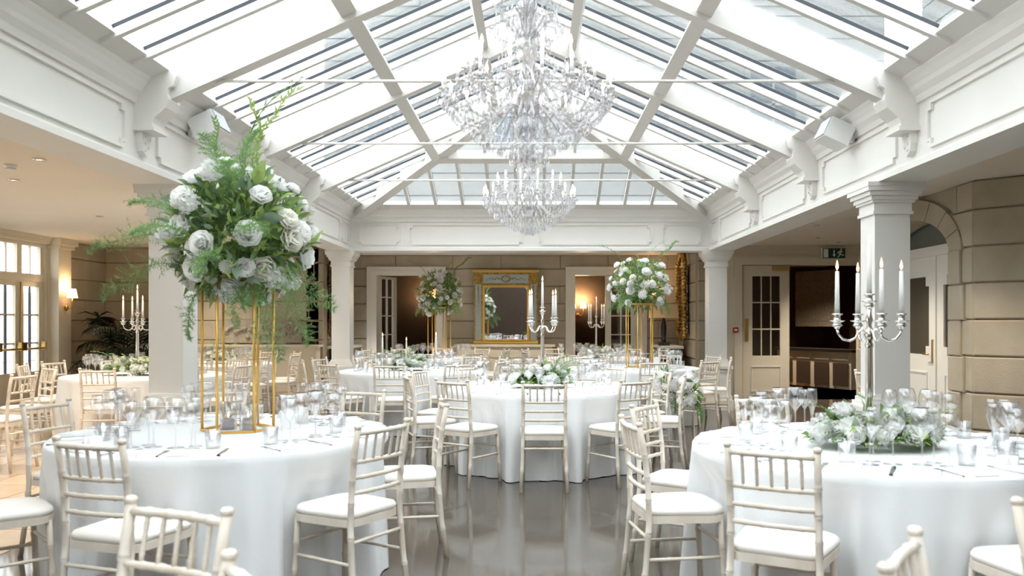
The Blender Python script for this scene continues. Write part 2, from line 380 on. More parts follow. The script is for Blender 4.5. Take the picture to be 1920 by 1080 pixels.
# left wall with garden doors
wl = struct('wall_left', 'left aisle wall with glazed garden doors', 'wall')
bays = [(12.0, 13.32), (9.2, 11.4), (6.2, 8.4), (3.2, 5.4), (0.2, 2.4)]
ys = [YF] + [v for b in sorted(bays) for v in b] + [13.86]
for a, b in zip(ys[0::2], ys[1::2]): MB().box(-8.05, -7.87, a, b, 0, ZC).build('wall_panel', 'cream', wl)
MB().box(-8.05, -7.87, YF, 13.86, 2.68, ZC).build('wall_head', 'cream', wl)
MB().box(-7.9, -7.80, 0, 13.4, 2.66, 2.72).box(-7.9, -7.76, 0, 13.4, 2.72, 2.77).build('window_cornice', 'cream', wl)
pil = MB(); pil.box(-7.87, -7.72, 13.36, 13.72, .0, 2.6).box(-7.87, -7.68, 13.32, 13.76, 2.6, 2.66).box(-7.87, -7.64, 13.28, 13.8, 2.66, 2.77).box(-7.87, -7.68, 13.32, 13.76, 0, .2)
pil.build('pilaster', 'cream', wl)
for bi, (y0, y1) in enumerate(bays):
    wd = struct('window_%d' % (bi + 1), ['glazed garden doors with brass panic bar at far left', 'second pair of garden doors along the left wall', 'third pair of garden doors along the left wall', 'fourth pair of garden doors along the left wall', 'fifth pair of garden doors along the left wall'][bi], 'window', (-7.95, y0, 0))
    W = y1 - y0; two = W / 2
    MB().box(-.06, .06, .06, W - .06, 2.04, 2.16).box(-.06, .06, 0, .06, 0, 2.6).box(-.06, .06, W - .06, W, 0, 2.6).box(-.06, .06, 0, W, 2.6, 2.68).build('frame', 'cream', wd)
    for q in range(2):
        a = .06 + q * (two - .06); b = a + two - .06
        m = MB().box(-.03, .03, a, a + .1, .62, 1.96).box(-.03, .03, b - .1, b, .62, 1.96).box(-.03, .03, a, b, .02, .62).box(-.03, .03, a, b, 1.96, 2.04)
        lf = m.build('door_leaf', 'cream', wd)
        c = (a + b) / 2
        MB().box(-.015, .015, c - .012, c + .012, .62, 1.96).build('glazing_bar', 'gasket', lf)
        for zz in (1.07, 1.515): MB().box(-.015, .015, a + .1, b - .1, zz - .012, zz + .012).build('glazing_bar', 'cream', lf)
        for zz in (.62, 1.07, 1.515):
            for (u, v) in ((a + .1, c), (c, b - .1)): MB().box(-.004, .004, u, v, zz, zz + .445).build('pane', 'pane', lf)
        # transom lights
        MB().box(-.03, .03, a, a + .06, 2.16, 2.6).box(-.03, .03, b - .06, b, 2.16, 2.6).box(-.015, .015, c - .012, c + .012, 2.16, 2.6).build('transom_frame', 'cream', wd)
        for (u, v) in ((a + .06, c), (c, b - .06)): MB().box(-.004, .004, u, v, 2.16, 2.6).build('transom_pane', 'pane', wd)
        MB().tube([(.09, a + .05, .985), (.09, b - .05, .985)], .016).box(.03, .11, a + .03, a + .07, .96, 1.09).box(.03, .11, b - .07, b - .03, .96, 1.09).build('panic_bar', 'brass', wd)
    MB().tube([(.05, two, .3), (.05, two, 2.02)], .012).build('bolt_rod', 'brass', wd)
# ceilings
ce = struct('ceiling', 'warm plaster ceiling of the left aisle', 'ceiling')
MB().box(-8.05, -3.27, YF, 15.35, ZC, 3.1).build('plaster_slab', 'ceil', ce)
ce = struct('ceiling_right', 'warm plaster ceiling of the right aisle', 'ceiling')
MB().box(3.17, 7.5, YF, 14.9, ZC, 3.1).build('plaster_slab', 'ceil', ce)
ce = struct('ceiling_back', 'plaster ceiling over the rear recess', 'ceiling')
MB().box(-4.2, 3.2, 13.48, 17.1, ZC, 3.1).build('plaster_slab', 'ceil', ce)
# rooms behind the back wall doorways
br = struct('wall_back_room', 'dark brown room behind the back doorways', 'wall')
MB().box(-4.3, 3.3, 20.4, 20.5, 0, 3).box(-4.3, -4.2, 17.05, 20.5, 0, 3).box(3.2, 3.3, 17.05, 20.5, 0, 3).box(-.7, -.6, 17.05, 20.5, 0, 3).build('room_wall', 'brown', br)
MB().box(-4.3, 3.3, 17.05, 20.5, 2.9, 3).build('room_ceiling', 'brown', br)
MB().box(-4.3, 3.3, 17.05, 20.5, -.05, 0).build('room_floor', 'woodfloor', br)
def doorframe(name, label, x0, x1, leafs):
    d = struct(name, label, 'door', (x0, 16.8, 0)); W = x1 - x0
    MB().box(0, .2, -.05, .25, 0, 2.36).box(W - .2, W, -.05, .25, 0, 2.36).box(0, W, -.05, .25, 2.36, 2.53).build('architrave', 'cream2', d)
    MB().box(.06, .08, -.065, -.05, 0, 2.43).box(W - .08, W - .06, -.065, -.05, 0, 2.43).box(.06, W - .06, -.065, -.05, 2.43, 2.45).build('moulding', 'cream2', d)
    lw = (W - .4) / 2
    for (side, ang) in leafs:
        lf_e = MB()
        hs = [(.09 + c * (lw - .2) / 2, .09 + (c + 1) * (lw - .2) / 2, .75 + r * .39, .75 + (r + 1) * .39) for c in range(2) for r in range(4)]
        leaf_shape(lf_e, 0, lw, .01, 2.35, [(h[0] + .012, h[1] - .012, h[2] + .012, h[3] - .012) for h in hs], 0, .045)
        x = .2 if side < 0 else W - .2
        if side > 0: lf_e.v = [(-p[0], p[1], p[2]) for p in lf_e.v]; lf_e.f = [f[::-1] for f in lf_e.f]
        o = lf_e.build('door_leaf', 'cream2', d, (x, .2, 0), (0, 0, R(ang)))
        for h in hs:
            a, b = (h[0], h[1]) if side < 0 else (-h[1], -h[0])
            MB().box(a, b, .02, .026, h[2], h[3]).build('pane', 'pane', o)
    return d
doorframe('door_3', 'white framed left doorway in the back wall with glazed leaf ajar', -3.40, -1.79, [(-1, 62)])
doorframe('door_4', 'white framed right doorway in the back wall with one leaf shut', 0.655, 2.32, [(1, 0)])
# ------------------------------------------------------------------ ring beam, cornice, corbels
BAYS = [6.1 + 2.13 * k for k in range(-6, 3)]
def ring_beam(name, label, side):
    tb = struct(name, label, 'beam')
    prof = [(0, 3.00), (.02, 3.00), (.03, 3.045), (.065, 3.08), (.075, 3.11), (.105, 3.15), (.13, 3.175), (.13, 3.23), (0, 3.23)]
    low = [(0, 2.54), (.022, 2.54), (.022, 2.585), (.010, 2.60), (0, 2.60)]
    if side == 'back':
        MB().box(-3.28, 3.18, YB, 13.49, ZB, ZT).build('beam_box', 'white', tb)
        MB().prism([(YB - p[0], p[1]) for p in prof], XL, XR, 'x').build('cornice', 'white', tb)
        MB().prism([(YB - p[0], p[1]) for p in low], XL, XR, 'x').build('bead', 'white', tb)
        panels = [(-2.78, -2.14), (-1.98, -.19), (.10, 1.88), (2.06, 2.68)]
    else:
        sg = 1 if side == 'left' else -1; X0 = XL if side == 'left' else XR
        MB().box(min(X0, X0 - sg * .36), max(X0, X0 - sg * .36), YF, 13.49, ZB, ZT).build('beam_box', 'white', tb)
        MB().prism([(X0 + sg * p[0], p[1]) for p in prof], YF, YB - .02, 'y').build('cornice', 'white', tb)
        MB().prism([(X0 + sg * p[0], p[1]) for p in low], YF, YB, 'y').build('bead', 'white', tb)
        panels = [(a + .26, a + 2.13 - .26) for a in BAYS[:-1]] + [(10.62, 12.35), (12.5, 12.98)]
    z0, z1, n = 2.645, 2.955, .045
    for (a, b) in panels:
        path = [(a + n, z0), (b - n, z0), (b - n, z0 + n), (b, z0 + n), (b, z1 - n), (b - n, z1 - n), (b - n, z1), (a + n, z1), (a + n, z1 - n), (a, z1 - n), (a, z0 + n), (a + n, z0 + n)]
        mb = MB()
        for (p, q) in zip(path, path[1:] + path[:1]):
            hz = abs(p[1] - q[1]) < 1e-6; eu, ew = (.011, .011) if hz else (.011, -.011)
            u0, u1 = min(p[0], q[0]) - eu, max(p[0], q[0]) + eu; w0, w1 = min(p[1], q[1]) - ew, max(p[1], q[1]) + ew
            if side == 'back': mb.box(u0, u1, YB - .022, YB + .002, w0, w1)
            else: mb.box(min(X0 - sg * .002, X0 + sg * .022), max(X0 - sg * .002, X0 + sg * .022), u0, u1, w0, w1)
        mb.build('panel_moulding', 'white', tb)
    if side != 'back':
        for yb in BAYS:
            # scroll bracket: profile in (projection, z)
            pr = [(0, 3.27), (.30, 3.27), (.31, 3.20), (.29, 3.13), (.25, 3.11), (.245, 3.07), (.255, 3.03), (.235, 2.97), (.19, 2.93), (.15, 2.90), (.135, 2.86), (.135, 2.83), (0, 2.83)]
            c = MB().prism([(X0 + sg * p[0], p[1]) for p in pr], yb - .10, yb + .10, 'y').build('corbel', 'white', tb)
            MB().prism([(X0, 2.83), (X0 + sg * .155, 2.83), (X0 + sg * .155, 2.80), (X0, 2.80)], yb - .12, yb + .12, 'y').build('corbel_cap', 'white', c)
            sh = [(yb - .075, 2.80), (yb + .075, 2.80), (yb + .075, 2.72), (yb + .055, 2.66), (yb, 2.625), (yb - .055, 2.66), (yb - .075, 2.72)]
            MB().prism([(p[0], p[1]) for p in sh], min(X0, X0 + sg * .05), max(X0, X0 + sg * .05), 'x').build('corbel_shield', 'white', c)
            orn = MB()
            for q in range(5): orn.lathe([(.0, -.014), (.014, 0), (0, .014)], 8, None, (X0 + sg * .052, yb + (.022 if q % 2 else -.022), 2.775 - q * .026))
            orn.build('shield_ornament', 'white', c)
    return tb
ring_beam('trim_1', 'white panelled ring beam with corbels along the left of the skylight', 'left')
ring_beam('trim_2', 'white panelled ring beam with corbels along the right of the skylight', 'right')
ring_beam('trim_3', 'white panelled ring beam across the back of the hall', 'back')
for k, yb in enumerate(BAYS):
    if yb < 5: continue
    t = thing('tie_rod', ['', '', '', '', '', '', 'thin white tie rod across the hall in front of the chandelier', 'thin white tie rod between the two chandeliers', 'thin white tie rod behind the far chandelier'][k], 'tie rod', (-.05, yb, 3.19))
    MB().tube([(-2.56, 0, 0), (2.56, 0, 0)], .012).build('rod', 'white', t)
    for s in (-1, 1):
        MB().lathe([(.0, 0), (.045, .0), (.05, .012), (.03, .03), (.024, .07), (.0, .075)], 12, Tm(s * 2.56, 0, 0, ry=R(90) if s < 0 else R(-90))).build('rod_boss', 'white', t)
# columns
def column(x0, y0, label):
    c = thing('column', label, 'column', (x0, y0, 0)); w2 = .145
    MB().box(-w2, w2, -w2, w2, .80, 2.30).build('shaft', 'white', c)
    cap = MB().box(-.165, .165, -.165, .165, 2.285, 2.31).box(-.155, .155, -.155, .155, 2.31, 2.38)
    for k, (e, a, b) in enumerate(((.175, 2.38, 2.40), (.19, 2.40, 2.435), (.21, 2.435, 2.47), (.23, 2.47, 2.505), (.235, 2.505, 2.54))): cap.box(-e, e, -e, e, a, b)
    cap.build('capital', 'white', c)
    b = MB()
    for (e, a, d) in ((.16, .77, .80), (.18, .735, .77), (.20, .70, .735), (.225, .655, .70), (.205, .60, .655)): b.box(-e, e, -e, e, a, d)
    b.box(-.195, .195, -.195, .195, .22, .60); b.build('pedestal', 'white', c)
    MB().box(-.215, .215, -.215, .215, .16, .22).box(-.235, .235, -.235, .235, 0, .16).build('plinth', 'white', c)
column(-3.075, 7.02, 'white square column at front left behind the tall floral')
column(2.945, 6.88, 'white square column at front right behind the candelabra')
column(-3.075, 13.25, 'white square column at rear left of the hall')
column(2.945, 13.25, 'white square column at rear right beside the fire door')
# ------------------------------------------------------------------ glass roof
sk = struct('window_skylight', 'hipped glass roof with white rafters over the hall', 'skylight')
ZE = 3.25; XC = (EL + ER) / 2; HS = (ER - EL) / 2; TMID = 1.353; TUP = 2.25
def pl(t, y): return Vector((EL + t, y, ZE + E_T * t))
def prr(t, y): return Vector((ER - t, y, ZE + E_T * t))
def pb(t, x): return Vector((x, EB - t, ZE + E_T * t))
nl = Vector((-E_T, 0, 1)).normalized(); nr = Vector((E_T, 0, 1)).normalized(); nb = Vector((0, E_T, 1)).normalized()
ylist = []
for k, yb in enumerate(BAYS): ylist += [yb + 2.13 / 5 * q for q in range(5)]
ylist = [y for y in ylist] + [10.36 + 2.13 + .426 * 0]
ylist = sorted(set([round(y, 3) for y in ylist if y < 12.9])) + [12.9]
main = set(round(y, 3) for y in BAYS)
for P, n in ((pl, nl), (prr, nr)):
    for i, y in enumerate(ylist):
        tm = min(HS, EB - y)
        if tm < .1: continue
        if round(y, 3) in main:
            MB().beam(P(0, y) - n * .0, P(tm, y), .11, .24, n).build('rafter', 'roofwhite', sk)
        else:
            MB().beam(P(0, y) - n * .028, P(tm, y) - n * .028, .045, .055, n).build('glazing_bar', 'roofwhite', sk)
            MB().beam(P(0, y) - n * .002, P(tm, y) - n * .002, .046, .026, n).build('gasket_strip', 'gasket', sk)
        if i + 1 < len(ylist):
            y2 = ylist[i + 1]
            for (ta, tb2) in ((0.0, TMID), (TMID, HS)):
                q = [(min(ta, EB - y), y), (min(ta, EB - y2), y2), (min(tb2, EB - y2), y2), (min(tb2, EB - y), y)]
                pts = [P(t, yy) for (t, yy) in q]
                if (pts[3] - pts[0]).length < .02 and (pts[2] - pts[1]).length < .02: continue
                vs = [p + n * .004 for p in pts] + [p + n * .012 for p in pts]
                if (pts[2] - pts[1]).length < .02:
                    vs = [vs[0], vs[1], vs[3], vs[4], vs[5], vs[7]]; fs = [(0, 1, 2), (5, 4, 3), (0, 3, 4, 1), (1, 4, 5, 2), (2, 5, 3, 0)]
                else: fs = [(0, 1, 2, 3), (7, 6, 5, 4), (0, 4, 5, 1), (1, 5, 6, 2), (2, 6, 7, 3), (3, 7, 4, 0)]
                MB().add(vs, fs).build('pane', 'roofglass', sk)
    MB().beam(P(TMID, YF) - n * .05, P(TMID, EB - TMID) - n * .05, .12, .15, n).build('purlin', 'roofwhite', sk)
    MB().beam(P(TUP, YF) - n * .05, P(TUP, EB - TUP) - n * .05, .08, .09, n).build('upper_purlin', 'roofwhite', sk)
    MB().beam(P(0, EB) + Vector((0, 0, 0.0)), Vector((XC, EB - HS, ZE + E_T * HS)), .17, .20).build('hip_rafter', 'roofwhite', sk)
    MB().beam(P(0.04, YF), P(0.04, EB), .14, .06, n).build('eaves_plate', 'roofwhite', sk)
xb = [EL + (ER - EL) * k / 13 for k in range(14)]
for i, x in enumerate(xb):
    tm = min(HS, x - EL, ER - x)
    if tm > .15:
        MB().beam(pb(0, x) - nb * .028, pb(tm, x) - nb * .028, .045, .055, nb).build('glazing_bar', 'roofwhite', sk)
        MB().beam(pb(0, x) - nb * .002, pb(tm, x) - nb * .002, .046, .026, nb).build('gasket_strip', 'gasket', sk)
    if i + 1 < len(xb):
        x2 = xb[i + 1]; t1 = min(HS, x - EL, ER - x); t2 = min(HS, x2 - EL, ER - x2)
        pts = [pb(0, x), pb(0, x2), pb(t2, x2), pb(t1, x)]
        if t1 < .02: pts = [pts[0], pts[1], pts[2]]
        elif t2 < .02: pts = [pts[0], pts[1], pts[3]]
        k = len(pts); vs = [p + nb * .004 for p in pts] + [p + nb * .012 for p in pts]
        MB().add(vs, [tuple(range(k)), tuple(range(k, 2 * k))[::-1]] + [(j, k + j, k + (j + 1) % k, (j + 1) % k) for j in range(k)]).build('pane', 'roofglass', sk)
MB().beam(pb(TMID, EL + TMID) - nb * .05, pb(TMID, ER - TMID) - nb * .05, .12, .15, nb).build('purlin', 'roofwhite', sk)
MB().beam(pb(0.04, EL), pb(0.04, ER), .14, .06, nb).build('eaves_plate', 'roofwhite', sk)
MB().beam((XC, YF, ZE + E_T * HS + .03), (XC, EB - HS, ZE + E_T * HS + .03), .14, .22).build('ridge_beam', 'roofwhite', sk)
# exterior buildings seen through the glass
def facade(name, label, p0, ang, L, H, wins):
    f = thing(name, label, 'building', p0, ang)
    MB().box(0, L, 0, .5, 0, H).build('facade_wall', 'facade', f)
    k = 0
    while k * .6 < H - .3:
        MB().box(0, L, -.03, 0, k * .6, k * .6 + .56).build('stone_course', 'facade', f); k += 1
    for (x, z, ww, hh) in wins:
        o = MB().box(x - .15, x + ww + .15, -.08, 0, z - .15, z + hh + .15).build('window_surround', 'facade', f)
        MB().box(x, x + ww, -.1, -.08, z, z + hh).build('window_pane', 'facade_glass', o)
        MB().box(x + ww / 2 - .03, x + ww / 2 + .03, -.12, -.1, z, z + hh).box(x, x + ww, -.12, -.1, z + hh / 2 - .03, z + hh / 2 + .03).build('window_bar', 'facade', o)
    return f
facade('house_facade', 'pale stone house rising behind the glass roof', (-5.6, 22, 0), 0, 15, 15, [(1.2, 6.2, 1.2, 2.0), (4.6, 6.2, 1.2, 2.0), (8, 6.2, 1.2, 2.0), (11.4, 6.2, 1.2, 2.0), (1.2, 10, 1.2, 1.9), (4.6, 10, 1.2, 1.9), (8, 10, 1.2, 1.9), (11.4, 10, 1.2, 1.9)])
facade('house_wing', 'pale stone house wing to the right of the glass roof', (10.2, 21.5, 0), R(-90), 22, 13, [(2 + 3.6 * k, 5.4, 1.2, 2.0) for k in range(6)] + [(2 + 3.6 * k, 9.2, 1.2, 1.9) for k in range(6)])
# garden beyond the left doors
gw = thing('garden_wall', 'pale stone garden wall outside the left doors', 'wall', (-11.5, 4, 0), R(90))
MB().box(0, 16, -.2, .2, -.1, 2.05).build('wall_body', 'garden', gw)
for k in range(4): MB().box(0, 16, -.22, .22, .05 + k * .5, .52 + k * .5).build('stone_course', 'garden', gw)
gr = thing('garden_ground', 'pale paved terrace outside the left doors', 'ground', (-12, 4, 0)); gr['kind'] = 'structure'
MB().box(-5, 3.9, -10, 20, -.12, -.02).build('paving', 'garden', gr)
for k, (ty, tx) in enumerate(((12.5, -14.5), (17.2, -14.0), (8.2, -15))):
    t = thing('garden_tree', ['garden tree beyond the leftmost window', 'garden tree beyond the left doors towards the house', 'garden tree beyond the left doors near the lawn'][k], 'tree', (tx, ty, 0))
    MB().tube([(0, 0, 0), (.05, .1, 1.4), (0, .1, 2.6)], [.14, .11, .06]).build('trunk', 'brown', t)
    fol = MB(); r2 = random.Random(k)
    for q in range(900):
        u = Vector((r2.gauss(0, 1), r2.gauss(0, 1), r2.gauss(0, 1))).normalized() * (r2.random() ** .4)
        p = Vector((u.x * 1.5, u.y * 1.9, 2.9 + u.z * 1.3)); a = Vector((r2.gauss(0, 1), r2.gauss(0, 1), r2.gauss(0, 1))).normalized() * .16; b = a.orthogonal().normalized() * .09
        fol.add([p - a, p + b, p + a, p - b], [(0, 1, 2, 3)])
    fo = fol.build('foliage', 'tree', t); fo['kind'] = 'stuff'

# ------------------------------------------------------------------ chairs
def bamboo(pts, r, nodes_at, n=8):
    """tube with swollen rings at fractions of its length"""
    P = [Vector(p) for p in pts]; seg = [(P[i + 1] - P[i]).length for i in range(len(P) - 1)]; L = sum(seg)
    def at(f):
        d = f * L
        for i, s in enumerate(seg):
            if d <= s + 1e-9: return P[i].lerp(P[i + 1], d / s if s else 0)
            d -= s
        return P[-1]
    fr = [(0, 1.0), (1, 1.0)]
    acc = 0
    for s in seg[:-1]: acc += s; fr.append((acc / L, 1.0))
    for f in nodes_at: e = .007 / L; fr += [(f - e * 1.6, 1.0), (f - e * .5, 1.22), (f, .98), (f + e * .5, 1.22), (f + e * 1.6, 1.0)]
    fr.sort()
    return MB().tube([at(f) for f, _ in fr], [r * k for _, k in fr], n)
def rounded_seat(wf, wb, d, r, k=5):
    """seat outline, local, front at +y"""
    pts = []
    cs = [(wf / 2 - r, d / 2 - r, 0), (-wf / 2 + r, d / 2 - r, 90), (-wb / 2 + r * .6, -d / 2 + r * .6, 180), (wb / 2 - r * .6, -d / 2 + r * .6, 270)]
    for i, (cx, cyy, a0) in enumerate(cs):
        rr = r if i < 2 else r * .6
        for q in range(k + 1): a = R(a0 + 90 * q / k); pts.append((cx + rr * math.cos(a), cyy + rr * math.sin(a)))
    return pts
CH = {}
seat_o = rounded_seat(.41, .37, .40, .10)
CH['seat_frame'] = MB().prism(seat_o, .425, .46, 'z')
cu = MB(); n = len(seat_o); vs = []; fs = []
for (k, z) in ((.93, .458), (.99, .468), (1.0, .480), (.96, .494), (.80, .503), (.45, .507)):
    vs += [(p[0] * k, p[1] * k, z) for p in seat_o]
for i in range(5):
    for j in range(n): fs.append((i * n + j, i * n + (j + 1) % n, (i + 1) * n + (j + 1) % n, (i + 1) * n + j))
fs.append(tuple(range(5 * n, 6 * n))); fs.append(tuple(range(n))[::-1]); cu.add(vs, fs, True); CH['cushion'] = cu
def post(s):
    pts = [(s * .190, -.245, 0), (s * .183, -.215, .22), (s * .176, -.197, .44), (s * .173, -.203, .62), (s * .174, -.222, .78), (s * .176, -.245, .895)]
    m = bamboo(pts, .0150, (.20, .42, .60, .72, .84))
    m.lathe([(.0130, 0), (.0175, .008), (.0185, .016), (.013, .023), (0, .026)], 8, None, (s * .176, -.245, .893)); return m
def fleg(s): return bamboo([(s * .165, .165, .435), (s * .172, .176, .22), (s * .183, .190, 0)], .0155, (.30, .62))
def rail(z, y, bow=.016, r=.0105, wx=.174, nd=(.18, .38, .62, .82)):
    return bamboo([(-wx, y, z), (-wx * .5, y - bow * .8, z), (0, y - bow, z), (wx * .5, y - bow * .8, z), (wx, y, z)], r, nd)
CH_PARTS = [('seat_frame', CH['seat_frame'], 'chair'), ('cushion', CH['cushion'], 'cushion'), ('back_post', post(-1), 'chair'), ('back_post', post(1), 'chair'),
            ('front_leg', fleg(-1), 'chair'), ('front_leg', fleg(1), 'chair'), ('top_rail', rail(.876, -.241, r=.0125), 'chair'),
            ('back_rail', rail(.737, -.215), 'chair'), ('back_rail', rail(.662, -.208), 'chair'), ('back_rail', rail(.588, -.202), 'chair'),
            ('stretcher', bamboo([(-.178, -.205, .355), (.178, -.205, .355)], .009, (.3, .7)), 'chair'),
            ('stretcher', bamboo([(-.168, .172, .315), (.168, .172, .315)], .009, (.3, .7)), 'chair'),
            ('stretcher', bamboo([(-.178, -.213, .25), (-.172, .178, .25)], .009, (.3, .7)), 'chair'),
            ('stretcher', bamboo([(.178, -.213, .25), (.172, .178, .25)], .009, (.3, .7)), 'chair')]
for k in range(5):
    x = (k - 2) * .058; bw = .016 * (1 - (x / .174) ** 2)
    CH_PARTS.append(('spindle', bamboo([(x, -.215 - bw, .737), (x, -.241 - bw, .876)], .0068, (.25, .5, .75), 6), 'chair'))
CH_ME = []
for (nm, mb, mt) in CH_PARTS:
    me = mb.mesh(nm); me.materials.append(M[mt]); CH_ME.append((nm, me))
fr = MB()
for (nm, mb, mt) in CH_PARTS:
    if mt == 'chair': fr.add(mb.v, mb.f, True)
FAR_ME = [('chair_frame', fr.mesh('chair_frame')), ('cushion', CH_ME[1][1])]; FAR_ME[0][1].materials.append(M['chair'])
def chair(x, y, face, label, far=False, group='limewashed chairs set round the tables'):
    """face = (dx, dy) the way the sitter looks"""
    c = thing('chiavari_chair', label, 'chair', (x, y, 0), math.atan2(face[1], face[0]) - math.pi / 2, group)
    for (nm, me) in (FAR_ME if far else CH_ME): obj(nm, me, None, c)
    return c
SECT = ['near', 'near right', 'right front', 'right rear', 'far right', 'far', 'far left', 'left rear', 'left front', 'near left']
def sector(phi): return SECT[int(round((phi + 90) / 36.0)) % 10]
TAB = {'T1': (-1.78, 4.78, 'left front table'), 'T2': (1.77, 4.28, 'right front table'), 'T3': (.09, 8.07, 'centre table'),
       'T4': (-1.68, 10.9, 'middle left table'), 'T5': (-1.75, 14.5, 'far left table'), 'T6': (1.42, 11.6, 'middle right table'),
       'T7': (1.12, 14.6, 'far right table'), 'T8': (-4.72, 10.0, 'aisle palm table'), 'T10': (-5.0, 12.75, 'rear aisle table')}
CHAIRS_AT = {}
def seat_at(tk, phi, rad=1.09, face=None, pos=None, far=False, extra='', sec=None):
    tx, ty, tn = TAB[tk]; a = R(phi)
    x, y = pos if pos else (tx + rad * math.cos(a), ty + rad * math.sin(a))
    f = face if face else (-math.cos(a), -math.sin(a))
    CHAIRS_AT.setdefault(tk, []).append((x - tx, y - ty, f))
    return chair(x, y, f, 'limewashed bamboo-style chair at the %s place of the %s%s' % (sec or sector(phi), tn, extra), far)
# left front table
seat_at('T1', -90, pos=(-1.79, 3.68), face=(.31, .95)); seat_at('T1', -37, pos=(-.94, 4.13), face=(-.85, .52), sec='near right')
seat_at('T1', 12, pos=(-.79, 5.0), face=(-.98, -.2), sec='right'); seat_at('T1', 65, rad=1.06, sec='far right'); seat_at('T1', 113, rad=1.06, sec='far left')
seat_at('T1', 166, rad=1.03, sec='left rear'); seat_at('T1', -137, pos=(-2.6, 4.02), face=(.73, .68), sec='near left')
# right front table
seat_at('T2', -134, pos=(1.06, 3.46), face=(.49, .87), sec='near left'); seat_at('T2', -175, pos=(.73, 4.17), face=(.98, .14), sec='left front'); seat_at('T2', 148, rad=1.05, sec='left rear')
seat_at('T2', 101, pos=(1.56, 5.24), face=(.15, -.99), sec='far'); seat_at('T2', -80, pos=(1.95, 3.15), face=(-.15, .98), sec='near')
# centre table
BOUQ = []
for k in range(10):
    phi = -90 + 36 * k
    if k == 2: c = seat_at('T3', -16, pos=(1.20, 7.78), face=(-.97, .25), extra=' with bouquet tied on', sec='right front'); BOUQ.append(c)
    elif k == 3: c = seat_at('T3', 18, rad=1.07, extra=' with bouquet tied on'); BOUQ.append(c)
    else: seat_at('T3', phi)
for k in range(10): seat_at('T4', -90 + 36 * k)
for k in range(10): seat_at('T6', -86 + 36 * k)
for k in range(10):
    seat_at('T5', -90 + 36 * k, far=True); seat_at('T7', -90 + 36 * k, far=True)
for k in range(10):
    if k not in (9,): seat_at('T8', -85 + 36 * k if k != 8 else -165)
for k in range(10):
    if k not in (6, 7): seat_at('T10', -76 + 36 * k, far=k > 2, sec=SECT[k])
# odd chairs of tables outside the frame
chair(-1.06, 1.99, (-.416, -.91), 'blurred limewashed chair closest to the camera at bottom left')
chair(-.75, 1.46, (-.83, -.56), 'limewashed chair whose top knob pokes in at the bottom edge, left of middle')
chair(1.01, 1.66, (.83, -.55), 'limewashed chair seen end-on at the bottom edge, right of middle')
chair(1.60, 2.12, (.42, -.9), 'limewashed chair cut by the right edge in front of the right front table')
chair(-5.07, 7.80, (-1, .05), 'limewashed chair at far left turned towards the garden doors')
chair(-5.48, 8.85, (-.64, -.77), 'limewashed chair at far left behind the one turned to the doors')
chair(3.72, 5.75, (-.3, -.95), 'limewashed chair at the right edge before the sandstone wall')
chair(3.60, 8.35, (.9, .3), 'limewashed chair half hidden behind the front right column')

# ------------------------------------------------------------------ tables and cloths
def cloth_mesh(r, seed, chairs, n=240):
    """round cloth to the floor; the skirt hangs in folds and is pushed in by the chair seats"""
    rr = random.Random(seed); ph = [rr.random() * 6.28 for _ in range(4)]; fq = [17 + rr.randrange(4), 29 + rr.randrange(4), 8, 43]
    m = MB(); vs = []; fs = []
    rings = [(.0, 0), (.5, 0), (.9, 0), (.97, 0), (.992, -.004), (1.0, -.014), (1.002, -.05), (1.005, -.12), (1.01, -.20), (1.014, -.27), (1.018, -.33), (1.022, -.42), (1.03, -.52), (1.04, -.62), (1.048, -.70), (1.052, -.756)]
    for i, (k, dz) in enumerate(rings):
        amp = 0 if dz > -.03 else min(1, (-dz) / .40) * .040
        for j in range(n):
            a = 2 * math.pi * j / n; ca, sa = math.cos(a), math.sin(a)
            wv = .5 * math.sin(fq[0] * a + ph[0]) + .32 * math.sin(fq[1] * a + ph[1]) + .3 * math.sin(fq[2] * a + ph[2]) + .12 * math.sin(fq[3] * a + ph[3])
            q = r * k + amp * wv
            if dz < -.06:
                for (cx, cyy, f) in chairs:
                    # distance along the ray to the chair's seat front, in the chair frame
                    L = math.hypot(*f); fx, fy = f[0] / L, f[1] / L
                    px, py = q * ca - cx, q * sa - cyy
                    along = px * fx + py * fy; across = abs(px * fy - py * fx)
                    lim = .225 - .14 * max(0, (across - .215) / .10) if across < .315 else None
                    if lim is not None and along < lim and px * px + py * py < .16:
                        w = min(1, (-dz - .06) / .15); q -= ((lim - along) * 1.02 + .004) * w / max(.45, -(ca * fx + sa * fy))
            if dz < -.03: q -= .5 * amp * (1 + math.sin(fq[1] * a + ph[1] + .8 * math.sin(5 * a))) * (.6 + .4 * math.sin(fq[2] * a))
            vs.append((q * ca, q * sa, .762 + dz))
    for i in range(len(rings) - 1):
        for j in range(n): fs.append((i * n + j, (i + 1) * n + j, (i + 1) * n + (j + 1) % n, i * n + (j + 1) % n)[::-1])
    m.add(vs, [f[::-1] for f in fs], True); return m
top_me = MB().lathe([(0, .725), (.915, .725), (.92, .735), (.915, .752), (0, .752)], 48).mesh('tabletop'); top_me.materials.append(M['brown'])
leg_me = MB().tube([(0, 0, 0), (0, 0, .73)], .022).mesh('leg'); leg_me.materials.append(M['brown'])
for i, (tk, (tx, ty, tn)) in enumerate(TAB.items()):
    t = thing('round_table', 'round banquet table hidden under the white cloth of the %s' % tn, 'table', (tx, ty, 0), .4 * i)
    obj('tabletop', top_me, None, t)
    for k in range(4): obj('leg', leg_me, None, t, (.6 * math.cos(R(45 + 90 * k)), .6 * math.sin(R(45 + 90 * k)), 0))
    c = obj('tablecloth', cloth_mesh(.925, i + 3, CHAIRS_AT.get(tk, [])).mesh('tablecloth'), 'cloth', None, (tx, ty, 0))
    tag(c, 'white linen cloth reaching the floor over the %s' % tn, 'tablecloth')
ZTOP = .7625
